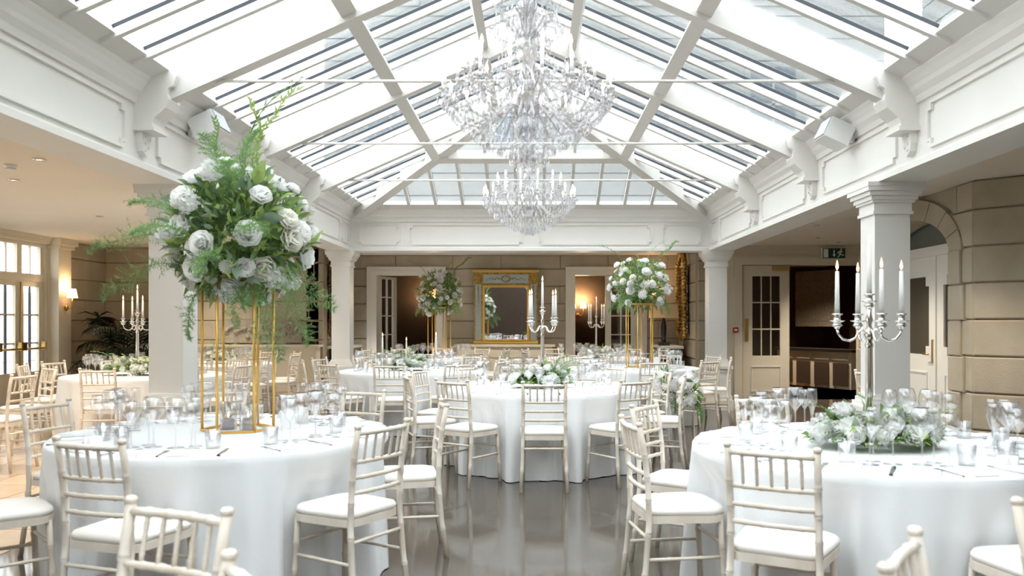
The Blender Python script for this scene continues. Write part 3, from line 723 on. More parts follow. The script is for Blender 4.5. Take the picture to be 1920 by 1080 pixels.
# ------------------------------------------------------------------ glassware, cutlery, cards
def glass_mesh(prof, n=16): return MB().lathe(prof, n).mesh('glass')
def stemmed(h, rb, rtop, bowl, foot=.036):
    z0 = h - bowl; p = [(0, 0), (foot, 0), (foot, .002), (.008, .007), (.0042, .02), (.0042, z0 - .008), (.010, z0)]
    for q in range(1, 8):
        f = q / 7; rr = rb * math.sin(min(1, f / .55) * math.pi / 2) if f < .55 else rb + (rtop - rb) * ((f - .55) / .45) ** 1.4
        p.append((max(rr, .011), z0 + bowl * f))
    p.append((p[-1][0] - .0025, h)); return p
G = {'balloon_glass': glass_mesh(stemmed(.255, .056, .040, .135, .042)), 'wine_glass': glass_mesh(stemmed(.235, .046, .034, .11, .040)), 'champagne_flute': glass_mesh(stemmed(.25, .029, .026, .15, .034)),
     'water_tumbler': glass_mesh([(0, 0), (.033, 0), (.036, .004), (.040, .092), (.0375, .092), (.034, .010), (0, .010)])}
for g in G.values(): g.materials.append(M['glass'])
kn = MB(); kn.box(-.008, .008, -.11, -.01, 0, .006).box(-.010, .010, -.01, .10, 0, .003).prism([(-.010, .10), (.010, .10), (.004, .12), (-.006, .118)], 0, .003)
fk = MB(); fk.box(-.006, .006, -.10, .03, 0, .005).box(-.012, .012, .03, .045, 0, .004)
for q in range(4): fk.box(-.012 + q * .0067, -.0085 + q * .0067, .045, .09, 0, .004)
KN = kn.mesh('knife'); FK = fk.mesh('fork'); KN.materials.append(M['cutlery']); FK.materials.append(M['cutlery'])
MENU = MB().box(-.055, .055, -.10, .10, 0, .004).box(-.054, .054, -.098, .098, .005, .0065).mesh('menu'); MENU.materials.append(M['paper'])
NAP = MB().add([(-.085, -.06, 0), (.085, -.06, 0), (.085, .06, 0), (-.085, .06, 0), (-.08, -.05, .012), (.08, -.05, .014), (.078, .052, .012), (-.08, .05, .010), (0, 0, .020)],
               [(0, 1, 5, 4), (1, 2, 6, 5), (2, 3, 7, 6), (3, 0, 4, 7), (4, 5, 8), (5, 6, 8), (6, 7, 8), (7, 4, 8), (3, 2, 1, 0)]).mesh('napkin'); NAP.materials.append(M['cloth'])
CARD = MB().prism([(-.022, 0), (.022, 0), (.002, .045), (-.002, .045)], -.035, .035, 'y').mesh('place_card'); CARD.materials.append(M['paper'])
GW = {'balloon_glass': ('large balloon wine glass', 'wine glass'), 'wine_glass': ('smaller wine glass', 'wine glass'), 'champagne_flute': ('slim champagne flute', 'champagne flute'), 'water_tumbler': ('clear water tumbler', 'tumbler')}
def put(name, me, tk, phi, rad, side, label, cat, group, rz=None):
    tx, ty, tn = TAB[tk]; a = R(phi); c, s = math.cos(a), math.sin(a)
    o = obj(name, me, None, None, (tx + rad * c - side * s, ty + rad * s + side * c, ZTOP), (0, 0, (a - math.pi / 2) + math.pi if rz is None else rz))
    return tag(o, label, cat, group)
def setting(tk, phi, full, k):
    tn = TAB[tk][2]; sec = SECT[k]
    sd = 1 if k % 2 else -1
    lst = [('balloon_glass', .60, .13), ('wine_glass', .66, .04), ('champagne_flute', .56, .045), ('water_tumbler', .64, -.06)] if full else [('balloon_glass', .62, .12), ('wine_glass', .64, .02), ('water_tumbler', .66, -.08)]
    for (g, rad, side) in lst:
        put(g, G[g], tk, phi, rad, side * sd, '%s at the %s setting of the %s' % (GW[g][0], sec, tn), GW[g][1], 'glasses on the tables')
    if full:
        put('dinner_knife', KN, tk, phi, .79, .14, 'steel dinner knife at the %s setting of the %s' % (sec, tn), 'knife', 'cutlery on the tables')
        put('dinner_fork', FK, tk, phi, .79, -.14, 'steel dinner fork at the %s setting of the %s' % (sec, tn), 'fork', 'cutlery on the tables')
        put('menu_card', MENU, tk, phi, .80, -.04, 'flat white menu card at the %s setting of the %s' % (sec, tn), 'menu', 'menus on the tables')
        put('folded_napkin', NAP, tk, phi, .79, .245, 'folded white napkin at the %s setting of the %s' % (sec, tn), 'napkin', 'napkins on the tables')
        put('place_card', CARD, tk, phi, .69, .20 * -sd, 'small tented place card at the %s setting of the %s' % (sec, tn), 'place card', 'place cards on the tables')
OFF = {'T1': -90, 'T2': -90, 'T3': -90, 'T4': -90, 'T6': -86, 'T5': -90, 'T7': -90, 'T8': -85, 'T10': -76}
for tk in TAB:
    for k in range(10): setting(tk, OFF[tk] + 36 * k + (9 if tk in ('T1', 'T2') else 0), tk in ('T1', 'T2', 'T3'), k)
# ------------------------------------------------------------------ candelabra and candles
def cup_prof(z): return [(r_ * 1.25, z_) for (r_, z_) in cup_prof0(z)]
def cup_prof0(z): return [(0, z - .03), (.010, z - .03), (.012, z - .022), (.022, z - .012), (.016, z - .004), (.014, z + .004), (.030, z + .010), (.032, z + .014), (.014, z + .013), (.013, z + .04), (.022, z + .045), (.022, z + .05), (.012, z + .05), (0, z + .048)]
def taper(x, y, z, h, label, r=.0135, grp=None):
    c = MB().lathe([(0, 0), (r, 0), (r * .72, h), (0, h + .004)], 10).build('taper_candle', 'wax', None, (x, y, z)); tag(c, label, 'candle', grp)
    MB().lathe([(0, 0), (.006, .010), (.0078, .020), (.004, .038), (0, .054)], 8, None, (0, 0, h + .006)).build('flame', 'flame', c)
    MB().tube([(0, 0, h), (0, 0, h + .010)], .0012, 5).build('wick', 'black', c)
def candelabra(tk, th0, label, dx=0.0):
    tx, ty, tn = TAB[tk]; tx += dx
    t = thing('candelabra', label, 'candelabra', (tx, ty, ZTOP), 0)
    MB().lathe([(0, 0), (.085, 0), (.085, .008), (.06, .02), (.03, .035), (.022, .05)], 20).build('foot', 'silver', t)
    MB().lathe([(.022, .05), (.020, .30), (.017, .50), (.022, .52), (.014, .535), (.022, .555), (.026, .575), (.014, .60), (.012, .625), (.020, .65), (.012, .675), (.011, .71), (.0, .715)], 14).build('stem', 'silver', t)
    MB().lathe(cup_prof(.735), 14).build('candle_cup', 'silver', t)
    taper(tx, ty, ZTOP + .785, .25, 'white taper candle at the top of the candelabra on the %s' % tn)
    for k in range(4):
        a = R(th0 + 90 * k); c, s = math.cos(a), math.sin(a)
        path = [(.012, .575), (.035, .60), (.055, .585), (.07, .555), (.10, .540), (.135, .548), (.158, .575), (.165, .60)]
        ar = MB().tube([(p[0] * c, p[0] * s, p[1]) for p in path], [.007, .008, .007, .0065, .0065, .006, .006, .007], 8).build('arm', 'silver', t)
        MB().lathe(cup_prof(.632), 14, None, (.165 * c, .165 * s, 0)).build('candle_cup', 'silver', ar)
        dr = 'left' if c < -.6 else ('right' if c > .6 else ('near' if s < 0 else 'far'))
        if abs(abs(c) - abs(s)) < .35: dr = ('near ' if s < 0 else 'far ') + ('left' if c < 0 else 'right')
        taper(tx + .165 * c, ty + .165 * s, ZTOP + .682, .22, 'white taper candle on the %s arm, candelabra of the %s' % (dr, tn))
    return t
candelabra('T2', -2, 'silver five-light candelabra on the right front table', -.02)
candelabra('T3', 50, 'silver five-light candelabra on the centre table')
candelabra('T7', 50, 'silver five-light candelabra on the far right table')
candelabra('T8', 46, 'silver five-light candelabra on the aisle table beside the palm', -.1)
for k, (px, yy) in enumerate(((-1.95, 10.62), (-1.74, 11.26), (-1.33, 11.22))):
    nm = ['left', 'middle', 'right'][k]
    MB().lathe([(0, 0), (.045, 0), (.045, .006), (.012, .02), (.010, .05), (.018, .07), (.010, .09), (.012, .15), (.020, .165), (.020, .175), (.012, .175), (0, .172)], 14).build('candlestick', 'silver', None, (px, yy, ZTOP))
    tag(bpy.data.objects[[o.name for o in bpy.data.objects if o.name.startswith('candlestick')][-1]], 'small silver candlestick, %s one of three on the middle left table' % nm, 'candlestick')
    taper(px, yy, ZTOP + .175, .27 if k != 1 else .2, 'white taper candle in the %s candlestick on the middle left table' % nm)
# pillar candle in glass on the left front table and its block
for k, (x, y, h) in enumerate(((-1.68, 4.84, .07), (-1.82, 4.90, .06), (-1.45, 5.17, .10))):
    nm = ['beside the gold stand base', 'inside the gold stand base', 'behind the gold stand'][k]
    MB().lathe([(0, 0), (.034, 0), (.034, h), (0, h)], 16).build('pillar_candle', 'wax', None, (x, y, ZTOP)); o = COL.objects[-1]
    tag(o, 'short white pillar candle %s on the left front table' % nm, 'candle')
    if k < 2:
        g = MB().lathe([(.047, 0), (.050, .003), (.050, .16), (.048, .16), (.047, .004)], 18).build('hurricane_glass', 'glass', None, (x, y, ZTOP)); tag(g, 'clear glass cylinder round the pillar candle %s' % nm, 'candle holder')
        MB().lathe([(0, 0), (.005, .010), (.0058, .018), (.003, .032), (0, .042)], 8, None, (0, 0, h + .004)).build('flame', 'flame', o)
o = MB().prism([(-.04, 0), (.04, 0), (.04, .20), (-.04, .20)], -.004, .004, 'y').box(-.05, .05, -.02, .02, 0, .006).build('table_number', 'paper', None, (-1.47, 4.92, ZTOP), (0, 0, R(20))); tag(o, 'tall blank white card on the left front table', 'card')
o = MB().prism([(-.055, 0), (.055, 0), (.055, .17), (-.055, .17)], -.004, .004, 'y').box(-.05, .05, -.02, .02, 0, .006).build('table_number', 'paper', None, (2.05, 4.55, ZTOP + .0), (0, 0, R(-15))); tag(o, 'blank white card behind the flowers on the right front table', 'card')
o = MB().prism([(-.04, 0), (.04, 0), (.04, .15), (-.04, .15)], -.004, .004, 'y').box(-.05, .05, -.02, .02, 0, .006).build('table_number', 'paper', None, (1.72, 11.5, ZTOP)); tag(o, 'blank white card on the middle right table', 'card')
# ------------------------------------------------------------------ flowers
def rose_mesh(seed, spread=1.0):
    rr = random.Random(seed); m = MB()
    for (cnt, rad, hgt, tilt) in ((3, .35, .9, .1), (5, .62, .85, .35), (6, .92, .62, .75), (6, 1.1, .30, 1.15)):
        for k in range(cnt):
            a = 2 * math.pi * (k + rr.random() * .4) / cnt + rad; wd = 2.5 * rad / cnt + .22
            ca, sa = math.cos(a), math.sin(a); vs = []
            for i in range(4):
                f = i / 3
                for j in range(3):
                    g = (j - 1) * wd * (.55 + .55 * math.sin(math.pi * (.2 + .6 * f))); rr0 = rad * (.25 + .75 * math.sin(f * (1.0 + tilt * .6)) / math.sin(1.0 + tilt * .6)) - .10 * abs(j - 1)
                    z = -.35 + (hgt + .35) * f - (.12 if i == 3 and j != 1 else 0)
                    vs.append((rr0 * ca - g * sa, rr0 * sa + g * ca, z))
            m.add(vs, [(i * 3 + j, i * 3 + j + 1, i * 3 + j + 4, i * 3 + j + 3) for i in range(3) for j in range(2)], True)
    m.lathe([(0, -.5), (.3, -.4), (.45, 0), (.3, .5), (0, .6)], 8)
    return m.mesh('rose_bloom')
def daisy_mesh(seed):
    rr = random.Random(seed); m = MB()
    for k in range(16):
        a = 2 * math.pi * k / 16; t = .25 * rr.random(); ca, sa = math.cos(a), math.sin(a)
        vs = [(.15 * ca + .12 * sa, .15 * sa - .12 * ca, 0), (.15 * ca - .12 * sa, .15 * sa + .12 * ca, 0), (.9 * ca - .17 * sa, .9 * sa + .17 * ca, .2 + t), (1.1 * ca, 1.1 * sa, .15 + t), (.9 * ca + .17 * sa, .9 * sa - .17 * ca, .2 + t)]
        m.add(vs, [(0, 1, 2, 3, 4)], True)
    m.lathe([(0, -.2), (.25, 0), (.2, .14), (0, .2)], 8)
    return m.mesh('daisy_bloom')
def ruffle_mesh(seed):
    rr = random.Random(seed); m = MB(); m.lathe([(0, -.6), (.6, -.3), (.7, .1), (.45, .5), (0, .65)], 10)
    for k in range(46):
        u = Vector((rr.gauss(0, 1), rr.gauss(0, 1), abs(rr.gauss(0, 1)) * 1.1 - .25)).normalized(); t = u.orthogonal().normalized(); q = u.cross(t); ang = rr.random() * 6.28
        t, q = t * math.cos(ang) + q * math.sin(ang), q * math.cos(ang) - t * math.sin(ang)
        c = u * .72; m.add([c - t * .28, c + q * .12 + u * .18 - t * .15, c + u * .34 + t * .05, c + t * .3 + u * .15, c - q * .15 + u * .05], [(0, 1, 2, 3, 4)], True)
    return m.mesh('ruffled_bloom')
FL = [rose_mesh(1), rose_mesh(2), ruffle_mesh(3), daisy_mesh(4), rose_mesh(5)]
for i, f in enumerate(FL): f.materials.append(M['petal' if i != 4 else 'petal2'])
FN = ['rose_bloom', 'rose_bloom', 'ruffled_bloom', 'daisy_bloom', 'rose_bloom']
def leaf_mb(m, p, d, up, L, W, bend=.25):
    d = d.normalized(); s = d.cross(up); s = s.normalized() if s.length > 1e-4 else d.orthogonal().normalized(); u = s.cross(d).normalized()
    a = [p, p + d * L * .3 + s * W * .5 + u * bend * L * .1, p + d * L * .3 - s * W * .5 + u * bend * L * .1, p + d * L * .65 + s * W * .42, p + d * L * .65 - s * W * .42, p + d * L - u * bend * L, p + d * L * .33 - u * .02 * L, p + d * L * .66 - u * .06 * L]
    m.add(a, [(0, 1, 6), (0, 6, 2), (1, 3, 7, 6), (6, 7, 4, 2), (3, 5, 7), (7, 5, 4)], True)
def single_leaf(): m = MB(); leaf_mb(m, Vector((0, 0, 0)), Vector((0, 1, .15)), Vector((0, 0, 1)), 1.0, .5); return m
LEAF = {k: single_leaf().mesh('leaf') for k in ('leaf', 'leaf2', 'leaf3')}
for k, v in LEAF.items(): v.materials.append(M[k])
def fern_mesh(kind):
    m = MB(); N = 24; rr = random.Random(kind + 40)
    path = [Vector((.04 * math.sin(i * .5), i / N, .22 * math.sin(i / N * 1.9) - .35 * (i / N) ** 2)) for i in range(N + 1)]
    m.tube([tuple(p) for p in path], [.006 * (1 - .8 * i / N) + .001 for i in range(N + 1)], 4)
    for i in range(3, N + 1):
        f = i / N
        for s in (-1, 1):
            if kind == 0:      # feathery asparagus fern: side twigs carrying needles
                ll = .24 * math.sin(math.pi * (f * .80 + .15)) * (.7 + .5 * rr.random()); d = Vector((s, .5 + .3 * rr.random(), .5 * rr.gauss(0, 1))).normalized()
                for q in range(6):
                    p = path[i] + d * ll * q / 6
                    for w_ in range(3):
                        v = (d * .7 + Vector((rr.gauss(0, .6), rr.gauss(0, .6), rr.gauss(0, .6)))).normalized(); sd = v.orthogonal().normalized() * .0055
                        m.add([p - sd, p + sd, p + v * .075], [(0, 1, 2)])
            else: leaf_mb(m, path[i], Vector((s * .55, .9, .35 * (i % 3 - 1))), Vector((0, 0, 1)), .085, .028, .2)
    return m.mesh('fern_frond' if kind == 0 else 'ruscus_sprig')
FERN = [fern_mesh(0), fern_mesh(1), fern_mesh(1)]
FERN[0].materials.append(M['fern']); FERN[1].materials.append(M['leaf']); FERN[2].materials.append(M['leaf2'])
def orient(d, roll=0):
    """rotation taking local +z to d"""
    return (Vector(d).normalized().to_track_quat('Z', 'Y').to_matrix().to_4x4() @ Matrix.Rotation(roll, 4, 'Z'))
def orient_y(d, roll=0): return (Vector(d).normalized().to_track_quat('Y', 'Z').to_matrix().to_4x4() @ Matrix.Rotation(roll, 4, 'Y'))
def place(o, p, rot4, s): o.matrix_local = Matrix.Translation(p) @ rot4 @ Matrix.Scale(s, 4)
def flowers(root, c, rx, ry, rz, nfl, nleaf, nfine, seed, fsize=.055, lsize=.12, low=False, extra=()):
    """mass of blooms, leaves and fronds about local centre c"""
    rr = random.Random(seed); c = Vector(c)
    def sph(lo=-1.0):
        while True:
            u = Vector((rr.gauss(0, 1), rr.gauss(0, 1), rr.gauss(0, 1))).normalized()
            if u.z >= lo and (not low or math.hypot(u.x * rx, u.y * ry) > .075): return u
    lo = -.05 if low else -.92
    done = []
    for k in range(nfl):
        for _ in range(30):
            u = sph(lo)
            if all((u - v).length > 1.5 / math.sqrt(nfl) for v in done): break
        done.append(u); f = rr.choice((0, 0, 1, 2, 2, 3, 4)); sc = fsize * (.75 + .6 * rr.random()) * (1.25 if f == 2 else 1)
        q = .86 + .22 * rr.random()
        p = c + Vector((u.x * rx, u.y * ry, u.z * rz)) * q
        if low: p.z = max(p.z, .085)
        o = obj(FN[f], FL[f], None, root); place(o, p, orient(u + Vector((0, -.15, .25)), rr.random() * 6), sc)
    for k in range(nleaf):
        u = sph(lo); p = c + Vector((u.x * rx, u.y * ry, u.z * rz)) * (.55 + .35 * rr.random())
        if low: u = Vector((u.x, u.y, u.z * .5 + .30)); p.z = max(p.z, .05)
        o = obj('leaf', LEAF[rr.choice(('leaf', 'leaf', 'leaf2', 'leaf3'))], None, root); place(o, p, orient_y(u + Vector((rr.gauss(0, .35), rr.gauss(0, .35), rr.gauss(0, .35))), rr.random() * 6), lsize * (.7 + .6 * rr.random()))
    for mk, cnt in (('leaf', int(nfine * .55)), ('leaf3', int(nfine * .2)), ('leaf2', int(nfine * .25))):
        m = MB()
        for k in range(cnt):
            u = sph(lo if low else lo - .15); p = c + Vector((u.x * rx, u.y * ry, u.z * rz)) * (.35 + .6 * rr.random())
            dv = u + Vector((rr.gauss(0, .5), rr.gauss(0, .5), rr.gauss(0, .5)))
            if low: dv.z = abs(dv.z) * .5 + .10; p.z = max(p.z, .045)
            leaf_mb(m, p, dv, Vector((0, 0, 1)) if low else sph(), lsize * (.45 + .5 * rr.random()), lsize * .22)
        o = m.build('foliage', mk, root); o['kind'] = 'stuff'
    for (kind, d, p, s, roll) in extra:
        o = obj('fern_frond' if kind == 0 else 'ruscus_sprig', FERN[kind], None, root); place(o, Vector(p), orient_y(d, roll), s)
def gold_stand(x, y, tn, seed):
    t = thing('flower_stand', 'tall gold metal flower stand on the %s' % tn, 'flower stand', (x, y, ZTOP))
    for k in range(6):
        a = R(15 + 60 * k); b = R(75 + 60 * k); c0 = (.2 * math.cos(a), .2 * math.sin(a)); c1 = (.2 * math.cos(b), .2 * math.sin(b))
        MB().tube([(c0[0], c0[1], .0), (c0[0], c0[1], .90)], .0085, 8).build('leg', 'gold', t)
        MB().beam((*c0, .014), (*c1, .014), .022, .014).build('base_bar', 'gold', t)
        MB().beam((*c0, .905), (*c1, .905), .018, .012).build('top_bar', 'gold', t)
    MB().lathe([(0, .88), (.19, .88), (.195, .893), (0, .893)], 6).build('top_plate', 'gold', t)
    return t
def big_floral(x, y, tn, seed, det, extra):
    f = thing('tall_floral_arrangement', 'large white and green floral ball on the gold stand of the %s' % tn, 'flowers', (x, y, ZTOP + .907))
    flowers(f, (0, 0, .25), .40, .40, .40, 64 if det else 60, 120 if det else 70, 1900 if det else 1000, seed, .053 if det else .043, .13 if det else .11, False, extra)
    MB().lathe([(0, 0), (.10, 0), (.13, .05), (.16, .15), (0, .16)], 12).build('foam_bowl', 'leaf', f)
    return f
gold_stand(-1.75, 4.87, 'left front table', 1)
rr = random.Random(11)
ex = [(1, (.25, .1, 1), (.05, 0, .5), .75, 0), (2, (.33, 0, 1), (.1, 0, .55), .62, 1), (2, (.15, .1, 1), (.05, -.05, .5), .55, 2), (1, (-.25, 0, 1), (-.05, 0, .5), .42, 2),
      (0, (-1, -.1, .05), (-.28, -.05, .18), .52, .3), (0, (-1, -.2, -.35), (-.25, -.08, .08), .50, .5), (0, (-.9, .1, .45), (-.25, 0, .3), .42, 0),
      (0, (.75, -.25, -.75), (.15, -.12, .02), .52, 0), (0, (.45, -.3, -.9), (.12, -.15, -.02), .50, .5), (0, (.9, -.1, -.5), (.2, -.1, .05), .45, 1), (0, (-.35, -.3, -.9), (-.1, -.15, -.02), .36, .5), (0, (.1, -.5, -.9), (.05, -.15, -.02), .30, .2),
      (0, (.2, -.8, .5), (.05, -.25, .42), .36, 0), (0, (-.1, -.6, .8), (0, -.2, .48), .36, 0), (0, (.5, -.6, .1), (.1, -.3, .2), .34, .4), (0, (-.5, -.7, .1), (-.15, -.3, .2), .34, 0), (0, (.0, -.9, -.3), (.0, -.3, .12), .34, 0), (0, (.3, -.7, .9), (.1, -.15, .5), .38, 1)]
big_floral(-1.75, 4.87, 'left front table', 21, True, ex)
def far_extra(seed):
    r2 = random.Random(seed)
    e = [(1, (-.7, 0, .8), (-.2, 0, .5), .45, 0), (1, (.7, 0, .85), (.2, 0, .5), .5, 1), (2, (.5, 0, 1), (.1, 0, .5), .45, 0)]
    for k in range(8): a = r2.random() * 6.28; e.append((0, (math.cos(a), math.sin(a), -.6 - .4 * r2.random()), (.22 * math.cos(a), .22 * math.sin(a), .08), .30, r2.random()))
    return e
gold_stand(-1.66, 14.5, 'far left table', 2); big_floral(-1.66, 14.5, 'far left table', 5, False, far_extra(1))
gold_stand(1.50, 11.6, 'middle right table', 3); big_floral(1.50, 11.6, 'middle right table', 9, False, far_extra(2))
def low_floral(x, y, tn, seed, rx, nfl, det=True):
    f = thing('low_floral_centrepiece', 'low white and green flower mound on the %s' % tn, 'flowers', (x, y, ZTOP))
    r2 = random.Random(seed); ex = []
    for k in range(7 if det else 3): a = r2.random() * 6.28; ex.append((2 if k % 2 else 1, (math.cos(a), math.sin(a), .25 + .9 * r2.random()), (rx * .5 * math.cos(a), rx * .3 * math.sin(a), .10), .22 + .14 * r2.random(), 0))
    flowers(f, (0, 0, .035), rx, rx * .62, .165, int(nfl * 1.2), 70 if det else 26, 760 if det else 320, seed, .046, .10, True, ex)
    return f
low_floral(1.74, 4.18, 'right front table', 31, .33, 26); low_floral(.08, 7.98, 'centre table', 32, .30, 24); low_floral(-1.62, 10.85, 'middle left table', 33, .26, 24)
low_floral(1.15, 14.5, 'far right table', 34, .33, 20, False); low_floral(-4.82, 9.88, 'aisle table beside the palm', 35, .34, 22); low_floral(-4.9, 12.7, 'rear aisle table', 36, .26, 18, False)
# bouquets tied to the couple's chairs, with ribbon
for k, c in enumerate(BOUQ):
    bq = thing('chair_bouquet', ['white bouquet with long ribbon on the right front chair of the centre table', 'white bouquet on the right rear chair of the centre table'][k], 'bouquet', c.location, c.rotation_euler.z)
    fl = [(0, (s * .5, -.6, -.9), (0, -.27, .70), .26, 0) for s in (-1, 0, 1)] + [(1, (s * .4, -.5, -.8), (0, -.27, .70), .2, 0) for s in (-1, 1)]
    flowers(bq, (0, -.29, .76), .12, .08, .16, 14, 14, 60, 50 + k, .040, .09, False, fl)
    for s in (-1, 1):
        MB().add([(s * .012 - .016, -.31, .66), (s * .012 + .016, -.31, .66), (s * .03 + .02, -.34, .03), (s * .03 - .016, -.335, .03), (s * .012 - .016, -.308, .66), (s * .012 + .016, -.308, .66), (s * .03 + .02, -.338, .03), (s * .03 - .016, -.333, .03)],
                 [(0, 1, 2, 3), (7, 6, 5, 4), (0, 4, 5, 1), (1, 5, 6, 2), (2, 6, 7, 3), (3, 7, 4, 0)]).build('ribbon', 'cloth', bq)
# ------------------------------------------------------------------ chandeliers
drop_me = MB().lathe([(0, 0), (.0035, -.004), (.0035, -.010), (.010, -.022), (.0125, -.036), (.009, -.048), (0, -.056)], 6).mesh('crystal_drop'); drop_me.materials.append(M['crystal'])
for p in drop_me.polygons: p.use_smooth = False
def chandelier(x, y, label, seed, big):
    rr = random.Random(seed); zb = 2.50
    t = thing('crystal_chandelier', label, 'chandelier', (x, y, zb))
    MB().lathe([(0, .0), (.03, .01), (.05, .05), (.03, .09), (.05, .13), (.09, .18), (.07, .24), (.035, .28), (.05, .34), (.08, .42), (.06, .50), (.03, .55), (.045, .62), (.075, .70), (.05, .80), (.03, .86), (.05, .92), (.08, .99), (.06, 1.06), (.02, 1.10), (.02, 1.14), (0, 1.15)], 14).build('crystal_stem', 'crystal', t)
    MB().tube([(0, 0, 1.14), (0, 0, 4.36 - zb)], .012, 8).build('chain', 'white', t)
    MB().lathe([(0, 4.42 - zb), (.08, 4.42 - zb), (.07, 4.36 - zb), (.02, 4.32 - zb), (0, 4.32 - zb)], 14).build('ceiling_rose', 'white', t)
    def tier(n, r, z0, zc, ph, sag):
        for k in range(n):
            a = 2 * math.pi * (k + ph) / n; c, s = math.cos(a), math.sin(a)
            path = [(.05, z0), (r * .3, z0 + .03), (r * .55, z0 - sag), (r * .8, z0 - sag * .6), (r * .97, zc - .05), (r, zc)]
            ar = MB().tube([(p[0] * c, p[0] * s, p[1]) for p in path], .009, 6).build('arm', 'crystal', t)
            MB().lathe([(0, zc - .01), (.012, zc - .008), (.045, zc + .006), (.048, zc + .012), (.014, zc + .006), (.013, zc + .03), (0, zc + .03)], 10, None, (r * c, r * s, 0)).build('drip_pan', 'crystal', ar)
            cn = MB().lathe([(0, zc + .03), (.011, zc + .03), (.010, zc + .105), (0, zc + .105)], 8, None, (r * c, r * s, 0)).build('candle_tube', 'wax', t)
            MB().lathe([(0, zc + .105), (.010, zc + .112), (.013, zc + .128), (.009, zc + .150), (.002, zc + .172), (0, zc + .174)], 8, None, (r * c, r * s, 0)).build('bulb', 'bulb', cn)
            for q in range(5):
                b = 2 * math.pi * q / 5 + k; drops.append((r * c + .045 * math.cos(b), r * s + .045 * math.sin(b), zc + .004, .75))
    drops = []
    tier(18, .56, .30, .40, 0, .10); tier(12, .40, .52, .56, .5, .10)
    # swags and skirts of drops
    def ring(r, z, n, s): 
        for k in range(n): a = 2 * math.pi * k / n + rr.random() * .05; drops.append((r * math.cos(a), r * math.sin(a), z, s))
    for (r, z, n, s) in ((.56, .375, 60, 1.05), (.50, .30, 56, 1.0), (.43, .23, 50, 1.05), (.35, .16, 44, 1.0), (.27, .11, 34, 1.0), (.19, .075, 26, 1.1), (.11, .05, 16, 1.1), (.05, .03, 8, 1.2),
                         (.40, .50, 44, .9), (.30, .44, 34, .9), (.20, .62, 24, .9), (.17, .98, 26, 1.1), (.21, 1.03, 30, 1.1), (.13, .92, 18, 1.0), (.24, .88, 26, 1.0), (.16, .80, 18, .9), (.47, .42, 44, .9), (.53, .34, 40, .9)): ring(r, z, n, s)
    for k in range(10):
        a = 2 * math.pi * k / 10; c, s = math.cos(a), math.sin(a)
        MB().tube([(.03 * c, .03 * s, .98), (.10 * c, .10 * s, 1.10), (.19 * c, .19 * s, 1.13), (.235 * c, .235 * s, 1.06), (.22 * c, .22 * s, 1.02)], .008, 6).build('crown_scroll', 'crystal', t)
        MB().tube([(.05 * c, .05 * s, .80), (.14 * c, .14 * s, .92), (.24 * c, .24 * s, .92), (.25 * c, .25 * s, .87)], .007, 6).build('crown_scroll', 'crystal', t)
    for k in range(12):      # bead chains from crown to arms
        a = 2 * math.pi * k / 12; c, s = math.cos(a), math.sin(a)
        for q in range(16): f = q / 15; rr1 = .10 + .42 * f; drops.append((rr1 * c, rr1 * s, .86 - .40 * f - .16 * math.sin(math.pi * f), .55))
    rr.shuffle(drops)
    ind = 240 if big else 120
    for (dx, dy, dz, s) in drops[:ind]:
        o = obj('crystal_drop', drop_me, None, t, (dx, dy, dz), (0, 0, rr.random() * 3)); o.scale = (s, s, s)
    m = MB()
    for (dx, dy, dz, s) in drops[ind:]:
        m.lathe([(0, 0), (.0035 * s, -.004 * s), (.010 * s, -.022 * s), (.0125 * s, -.036 * s), (0, -.056 * s)], 6, None, (dx, dy, dz))
    m.sm = [False] * len(m.sm)
    o = m.build('crystal_drops', 'crystal', t); o['kind'] = 'stuff'
chandelier(-.045, 5.5, 'large crystal chandelier hanging nearest under the glass roof', 1, True)
chandelier(-.05, 10.15, 'crystal chandelier farther back under the glass roof', 2, False)
# ------------------------------------------------------------------ back wall furniture
t = thing('trumeau_mirror', 'large gilt mirror with duck-egg blue panels on the back wall', 'mirror', (-.56, 16.77, .97))
leaf_shape(MB(), -.65, .65, 0, 1.48, [(-.43, .43, .08, 1.14)], -.05, 0).build('frame_board', 'gilt', t)
MB().box(-.43, .43, -.03, -.02, .08, 1.14).build('mirror_glass', 'mirror', t)
for (a, b, c, d) in ((-.62, -.50, .06, 1.20), (.50, .62, .06, 1.20), (-.46, .46, 1.22, 1.40)): MB().box(a, b, -.056, -.05, c, d).build('blue_panel', 'blue', t)
MB().box(-.68, .68, -.075, 0, 1.44, 1.49).box(-.66, .66, -.07, 0, -.005, .05).box(-.47, -.43, -.07, -.05, .08, 1.14).box(.43, .47, -.07, -.05, .08, 1.14).box(-.47, .47, -.07, -.05, 1.14, 1.18).box(-.47, .47, -.07, -.05, .04, .08).build('gilt_moulding', 'gold', t)
om = MB()
for k in range(18):
    a = 2 * math.pi * k / 18; om.lathe([(0, -.016), (.016, 0), (0, .016)], 6, None, (.085 * math.cos(a), -.065, 1.31 + .06 * math.sin(a)))
for s in (-1, 1):
    for k in range(7): om.lathe([(0, -.013), (.022 - .002 * k, 0), (0, .013)], 6, None, (s * (.13 + .042 * k), -.065, 1.31 + .018 * math.sin(k * 1.8)))
    for k in range(9): om.lathe([(0, -.02), (.018 - .001 * k, 0), (0, .02)], 6, None, (s * .56, -.065, 1.16 - .04 * k))
om.build('carved_wreath', 'gilt', t)
t = thing('console_cabinet', 'cream panelled cabinet below the gilt mirror', 'cabinet', (-.57, 16.5, 0))
MB().box(-.95, .95, -.2, .24, 0, .91).build('carcass', 'cream', t); MB().box(-1.0, 1.0, -.25, .25, .91, .955).build('cabinet_top', 'cream', t)
